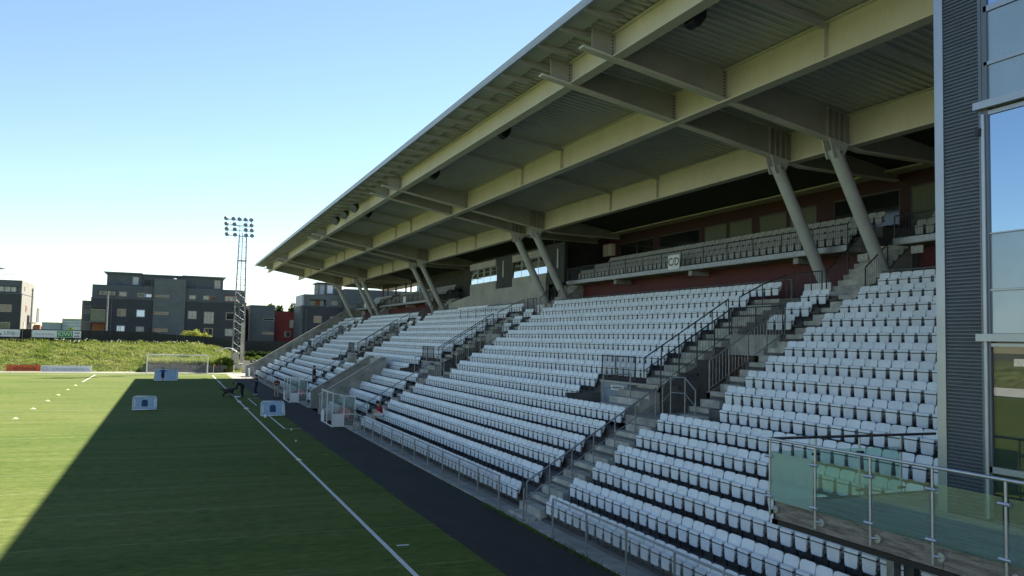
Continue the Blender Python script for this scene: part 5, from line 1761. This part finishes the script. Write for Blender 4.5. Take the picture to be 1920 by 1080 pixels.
window(B, -14.28, -12.86, 8.23, 9.57, YB, "win_glass", split_=1)
window(B, -11.18, -9.73, 8.19, 9.55, YB, "win_sky", "ad_grey")
window(B, -2.51, -0.99, 8.12, 9.61, YB, "win_curtain", split_=1)
window(B, 0.27, 2.01, 7.32, 9.54, YB, "win_curtain", split_=2)
window(B, 4.11, 6.0, 8.13, 9.53, YB, "win_glass")
window(B, -14.3, -12.9, 5.3, 6.6, YB, "win_sky", "ad_grey", split_=1)
window(B, -11.12, -9.77, 5.3, 6.5, YB, "win_curtain")
window(B, 0.33, 1.97, 5.05, 6.52, YB, "win_glass", split_=1)
window(B, 4.08, 5.5, 5.1, 6.48, YB, "win_curtain")
bc = MB().box(-19.45, -16.08, YB - 0.3, YB + 1.4, 7.02, 7.24).build("balcony", "facade_white", B)
MB().box(-18.5, -16.15, YB - 0.24, YB - 0.2, 7.30, 9.3).build("balcony_glass", "green_glass", bc)
MB().box(-18.5, -16.15, YB - 0.26, YB - 0.18, 9.32, 9.42).build("balcony_rail", "win_frame", bc)
MB().box(-18.3, -16.3, YB + 1.46, YB + 1.5, 4.6, 6.9).build("garage_recess", "wood_orange", B)
MB().box(-20.17, -18.6, YB + 2.5, YB + 9, 0, 10.95).build("side_wing", "facade_white", B)
for z in (8.0, 10.2): MB().box(-19.9, -18.9, YB + 2.45, YB + 2.5, z - 0.7, z + 0.5).build("wing_panel", "facade_mid", B)
MB().tube((-15.2, YB - 0.12, 2), (-15.2, YB - 0.12, 11.3), 0.07, 6).build("downpipe", "facade_grey", B)
roof_rail(B, [(-18.3, YB + 0.5, 13.8), (-16.4, YB + 0.5, 13.8)])
roof_rail(B, [(3.6, YB + 0.5, 13.8), (7.3, YB + 0.5, 13.8)])
roof_rail(B, [(-2.8, YB + 0.4, 13.8), (-1.0, YB + 0.4, 13.8)])
MB().ball((-5.0, YB - 0.3, 15.35), 0.3, 8, 5, (1, 0.6, 0.5)).build("roof_light", "white_paint", B, True)

# left block
A = thing("apartment_block", "dark apartment block with a sunlit white side at the picture edge", "building", (-33, 98, 0))
MB().box(-48, -29.1, 98, 112, 0, 11.55).build("wall", "facade_dark", A)
MB().box(-48, -29.22, 98.2, 112, 11.56, 13.82).build("upper_storey", "facade_mid", A)
MB().box(-29.08, -28.95, 98.05, 111.9, 0, 11.5).build("side_wall", "facade_white", A)
MB().box(-29.2, -29.05, 98.25, 111.9, 11.56, 13.80).build("side_wall", "facade_white", A)
MB().box(-48, -28.9, 97.9, 112, 11.48, 11.60).build("ledge", "facade_grey", A)
window(A, -34.5, -29.72, 11.7, 12.78, 98.2, "win_curtain", "facade_dark", split_=4)
window(A, -34.0, -30.35, 8.38, 9.65, 98.0, "win_glass", split_=2)
window(A, -34.0, -30.44, 5.5, 6.67, 98.0, "green_glass", split_=2)
for y, z0, z1, m_ in ((101, 12.2, 13.0, "win_glass"), (102.5, 8.6, 9.8, "facade_red"), (101, 5.6, 6.8, "win_curtain")):
    w_ = MB().box(-28.94 if z0 < 11 else -29.04, -28.88 if z0 < 11 else -28.98, y, y + 1.1, z0, z1).build("side_window", "win_frame", A)
    MB().box(-28.88 if z0 < 11 else -28.98, -28.86 if z0 < 11 else -28.96, y + 0.12, y + 0.98, z0 + 0.12, z1 - 0.12).build("pane", m_, w_)
MB().box(-28.9, -27.6, 106, 109, 6.6, 6.8).build("side_balcony", "concrete_light", A)
MB().box(-27.7, -27.6, 106, 109, 6.8, 9.4).build("balcony_screen", "facade_mid", A)
roof_rail(A, [(-40, 98.4, 13.8), (-29.4, 98.4, 13.8), (-29.4, 111, 13.8)])
um = thing("parasol", "edge of a pale roof terrace parasol at the picture edge", "parasol", (-34.4, 100, 13.8))
MB().tube((-34.4, 100, 13.8), (-34.4, 100, 16.9), 0.05, 6).build("pole", "mast_steel", um)
MB().tube((-34.4, 100, 15.78), (-34.4, 100, 16.9), 2.6, 10, 0.05).build("canopy", "facade_grey", um)

# grey and red blocks
Cc = thing("town_house", "grey block with two slit windows left of the red house", "building", (11, 104, 0))
MB().box(8.87, 13.42, 104, 112, 0, 11.25).build("wall", "facade_grey", Cc)
MB().box(8.6, 8.86, 104.2, 111, 0, 11.2).build("side_trim", "concrete_light", Cc)
window(Cc, 11.24, 13.38, 8.3, 8.8, 104, "win_glass", fr=0.1)
window(Cc, 11.15, 13.38, 5.55, 6.12, 104, "win_glass", fr=0.1)
for z in np.arange(1.2, 11, 1.4): MB().box(8.88, 13.41, 103.985, 104.0, z - 0.012, z + 0.012).build("board_joint", "facade_dark", Cc)
Cr = thing("town_house", "dark red house between the grey block and the dark corner block", "building", (15.5, 106, 0))
MB().box(13.44, 17.4, 106, 114, 0, 10.2).build("wall", "facade_red", Cr)
MB().box(13.4, 17.45, 105.9, 114, 10.2, 10.3).build("roof_edge", "facade_dark", Cr)
window(Cr, 15.64, 16.8, 5.15, 6.3, 106, "win_glass")
window(Cr, 16.55, 17.35, 7.0, 8.6, 106, "win_curtain", fr=0.1)
Cs = thing("town_house", "narrow strip of dark red wall right of the large dark block", "building", (8.2, 107, 0))
MB().box(7.76, 8.58, 107, 113, 0, 10.35).build("wall", "facade_red", Cs)
MB().box(7.74, 8.6, 106.9, 113, 10.35, 10.45).build("roof_edge", "facade_dark", Cs)

# right block, partly behind the stand
D = thing("apartment_block", "dark corner block partly hidden behind the end of the stand", "building", (22, 96, 0))
MB().box(17.75, 40, 96, 106, 0, 11.2).build("wall", "facade_dark", D)
MB().box(17.2, 17.74, 96.4, 105, 0, 11.15).build("side_wall", "facade_grey", D)
MB().box(17.85, 18.8, 96.2, 106, 11.22, 13.4).box(18.8, 21.95, 98, 106, 11.22, 13.4).box(21.95, 25.0, 96.2, 106, 11.22, 13.42).box(18.8, 21.95, 96.2, 98, 12.45, 13.4).build("upper_storey", "facade_grey", D)
MB().box(17.45, 17.84, 96.5, 105, 11.22, 13.3).build("side_wall", "ad_palegrey", D)
MB().box(17.5, 40, 95.9, 106, 11.12, 11.28).build("ledge", "facade_grey", D)
MB().box(25.05, 40, 94, 106, 0, 14.6).build("tower", "facade_mid", D)
for z in np.arange(1.0, 14.5, 0.9): MB().box(25.06, 39.9, 93.985, 94.0, z - 0.012, z + 0.012).build("board_joint", "facade_dark", D)
window(D, 19.68, 21.16, 8.0, 9.32, 96, "win_glass", fr=0.16)
window(D, 22.75, 24.3, 8.0, 9.28, 96, "win_curtain", fr=0.16)
window(D, 22.98, 24.11, 11.47, 12.28, 96.2, "win_glass", fr=0.1)
MB().box(18.9, 20.2, 97.9, 97.98, 11.4, 12.3).build("recess_window", "win_curtain", D)
MB().box(20.3, 21.0, 97.9, 97.98, 11.3, 12.4).build("recess_door", "wood_orange", D)
MB().box(21.1, 21.8, 97.9, 97.98, 11.3, 12.4).build("recess_panel", "ad_palegrey", D)
MB().box(21.0, 25.6, 100, 105, 13.4, 15.75).build("penthouse", "facade_grey", D)
MB().box(20.6, 26.0, 99.4, 105, 15.75, 15.95).build("roof", "facade_mid", D)
window(D, 21.2, 22.2, 13.6, 15.6, 100, "ad_palegrey")
window(D, 22.6, 23.9, 13.8, 15.6, 100, "lit_white")
MB().tube((18.3, 95.9, 2), (18.3, 95.9, 10.6), 0.07, 6).build("downpipe", "facade_grey", D)
roof_rail(D, [(17.9, 96.6, 13.4), (20.9, 96.6, 13.4)])

hs = thing("house", "dark gabled roof seen through the open gallery of the stand", "house", (40, 78, 0))
MB().box(37, 46, 76, 83, 0, 13.6).build("wall", "facade_red", hs)
MB().prism([(75.0, 13.5), (83.6, 13.5), (79.3, 16.6)], 'x', 36.6, 46.4).build("roof", "facade_dark", hs)
hp = thing("house", "pale wall block beside the dark gable behind the stand", "house", (41, 88, 0))
MB().box(38, 48, 84.5, 90, 0, 16.2).build("wall", "far_block_pale", hp)
MB().box(37.8, 48, 84.3, 90.2, 16.2, 16.4).build("roof", "far_block", hp)

# far skyline
for q, (x0, x1, z1, m_, y, lab) in enumerate(((-51, -44.6, 8.4, "far_block", 300, "distant low blue grey block on the skyline"), (-44.4, -37.0, 10.0, "far_block_pale", 302, "distant pale glass block on the skyline"),
                                              (-60, -30, 6.9, "far_block", 330, "distant long low roofs on the skyline"))):
    o = thing("distant_building", lab, "building", ((x0 + x1) / 2, y, 0))
    MB().box(x0, x1, y, y + 12, 0, z1).build("wall", m_, o)
    MB().box(x0 - 0.2, x1 + 0.2, y - 0.3, y + 12, z1, z1 + 0.25).build("roof", "far_block_pale" if m_ == "far_block" else "far_block", o)
    if q == 1:
        for z in (7.2, 8.3, 9.3): MB().box(x0 + 0.3, x1 - 0.3, y - 0.05, y, z, z + 0.35).build("window_band", "far_block", o)
ob = MB().box(-25.0, -24.1, 83, 84, 3.5, 6.3).build("site_hut", "orange_box")
tag(ob, "small orange hut behind the hoarding beside the pole", "hut")
for x, y, z1, lab in ((-25.22, 82, 11.83, "grey utility pole beside the white sided block"), (-14.75, 82, 11.83, "pale utility pole in front of the large dark block")):
    t = thing("utility_pole", lab, "pole", (x, y, 3), "utility poles behind the hoarding")
    MB().tube((x, y, 3), (x, y, z1), 0.15, 10, 0.11).build("pole", "pole_grey", t, True)
    MB().box(x - 0.18, x + 0.18, y - 0.06, y + 0.06, z1 - 0.35, z1 - 0.25).build("cross_arm", "mast_steel", t)
cb_ = MB()
pts = [(-25.22 + 10.47 * t, 82, 10.9 - 1.6 * t - 2.0 * t * (1 - t)) for t in np.linspace(0, 1, 13)]
cb_.path(pts, 0.022, 4)
tag(cb_.build("cable", "mast_steel"), "sagging overhead cable between the two utility poles", "cable")


# ================================================================== BUSHES AND TREES
def foliage(name, blobs, n, m_, parent, size=(0.08, 0.2)):
    V, F = [], []
    tot = sum(b[3] * b[4] * b[5] for b in blobs)
    for (cx, cy, cz, rx_, ry_, rz_) in blobs:
        k = int(n * rx_ * ry_ * rz_ / tot)
        for _ in range(k):
            d = rng.normal(0, 1, 3)
            d /= np.linalg.norm(d)
            r = rng.uniform(0.45, 1.06)
            p = np.array([cx + d[0] * rx_ * r, cy + d[1] * ry_ * r, cz + d[2] * rz_ * r])
            s = rng.uniform(*size)
            a = rng.normal(0, 1, 3); a /= np.linalg.norm(a)
            b = np.cross(a, rng.normal(0, 1, 3)); b /= np.linalg.norm(b)
            o = len(V)
            V += [tuple(p - a * s), tuple(p + b * s * 0.55), tuple(p + a * s), tuple(p - b * s * 0.55)]
            F.append((o, o + 1, o + 2, o + 3))
    me_ = bpy.data.meshes.new(name)
    me_.from_pydata(V, [], F)
    me_.materials.append(MATS[m_])
    o = bpy.data.objects.new(name, me_)
    COL.objects.link(o)
    o.parent = parent
    o.location = -base_of(parent)
    return o


def shrub(x, y, z, w, h, m_, label, n=900, size=(0.07, 0.16)):
    t = thing("shrub", label, "shrub", (x, y, z))
    bl_ = [(x + rng.uniform(-w, w) * 0.6, y + rng.uniform(-0.4, 0.4), z + h * rng.uniform(0.4, 0.75), w * rng.uniform(0.25, 0.5), 0.6, h * rng.uniform(0.2, 0.38)) for _ in range(7)]
    foliage("crown", bl_, n, m_, t, size)
    st = MB()
    for b in bl_: st.tube((x + rng.uniform(-0.2, 0.2), y, z), (b[0], b[1], b[2]), 0.03, 5, 0.012)
    st.build("stems", "bark", t)


shrub(-2.3, 82, 3.4, 1.9, 3.3, "leaf_yellow", "bright yellow green shrub rising above the hoarding", 1500)
shrub(0.0, 82, 3.2, 1.4, 2.5, "leaf_yellow", "lower yellow green shrub to the right above the hoarding", 900)
shrub(-19.8, 83, 3.4, 0.9, 2.6, "leaf", "small green shrub top above the green sign", 500)
shrub(2.0, 62.6, 0.5, 1.2, 1.7, "leaf", "dense green bush below the mast beside the goal", 1600, (0.09, 0.2))
shrub(0.9, 62.4, 0.4, 1.0, 1.5, "leaf", "low green bush right behind the corner flag", 1200, (0.09, 0.2))
for q in range(5):
    shrub(6.2 + q * 2.6, 73 + 0.4 * q, 1.6, 1.6, 1.3, "leaf_dark", f"dark low shrub behind the boulders, {ORD[q + 1]} from the mast", 800, (0.1, 0.22))


def tree(x, y, z, h, r, label, m_="leaf_dark", n=1800):
    t = thing("tree", label, "tree", (x, y, z))
    tr = MB()
    tr.tube((x, y, z), (x + 0.1, y, z + h * 0.5), 0.22, 8, 0.15).tube((x + 0.1, y, z + h * 0.5), (x, y, z + h * 0.9), 0.15, 8, 0.04)
    bl_ = []
    for q in range(11):
        a, hh = rng.uniform(0, 6.28), rng.uniform(0.45, 0.98)
        rr = r * (1.15 - hh) * 1.3
        c = (x + math.cos(a) * rr, y + math.sin(a) * rr, z + h * hh)
        tr.tube((x + 0.05, y, z + h * (hh - 0.15)), c, 0.05, 5, 0.02)
        bl_.append((c[0], c[1], c[2], r * rng.uniform(0.3, 0.5), r * rng.uniform(0.3, 0.5), h * rng.uniform(0.07, 0.12)))
    tr.build("trunk", "bark", t, True)
    foliage("crown", bl_, n, m_, t, (0.12, 0.3))


tree(14.2, 122, 1, 11.2, 2.4, "dark tree crown showing above the grey block")
tree(16.6, 124, 1, 10.4, 1.6, "lower tree crown above the red house")
tree(19.8, 126, 1, 11.3, 1.6, "dark tree crown left of the pale corner block")
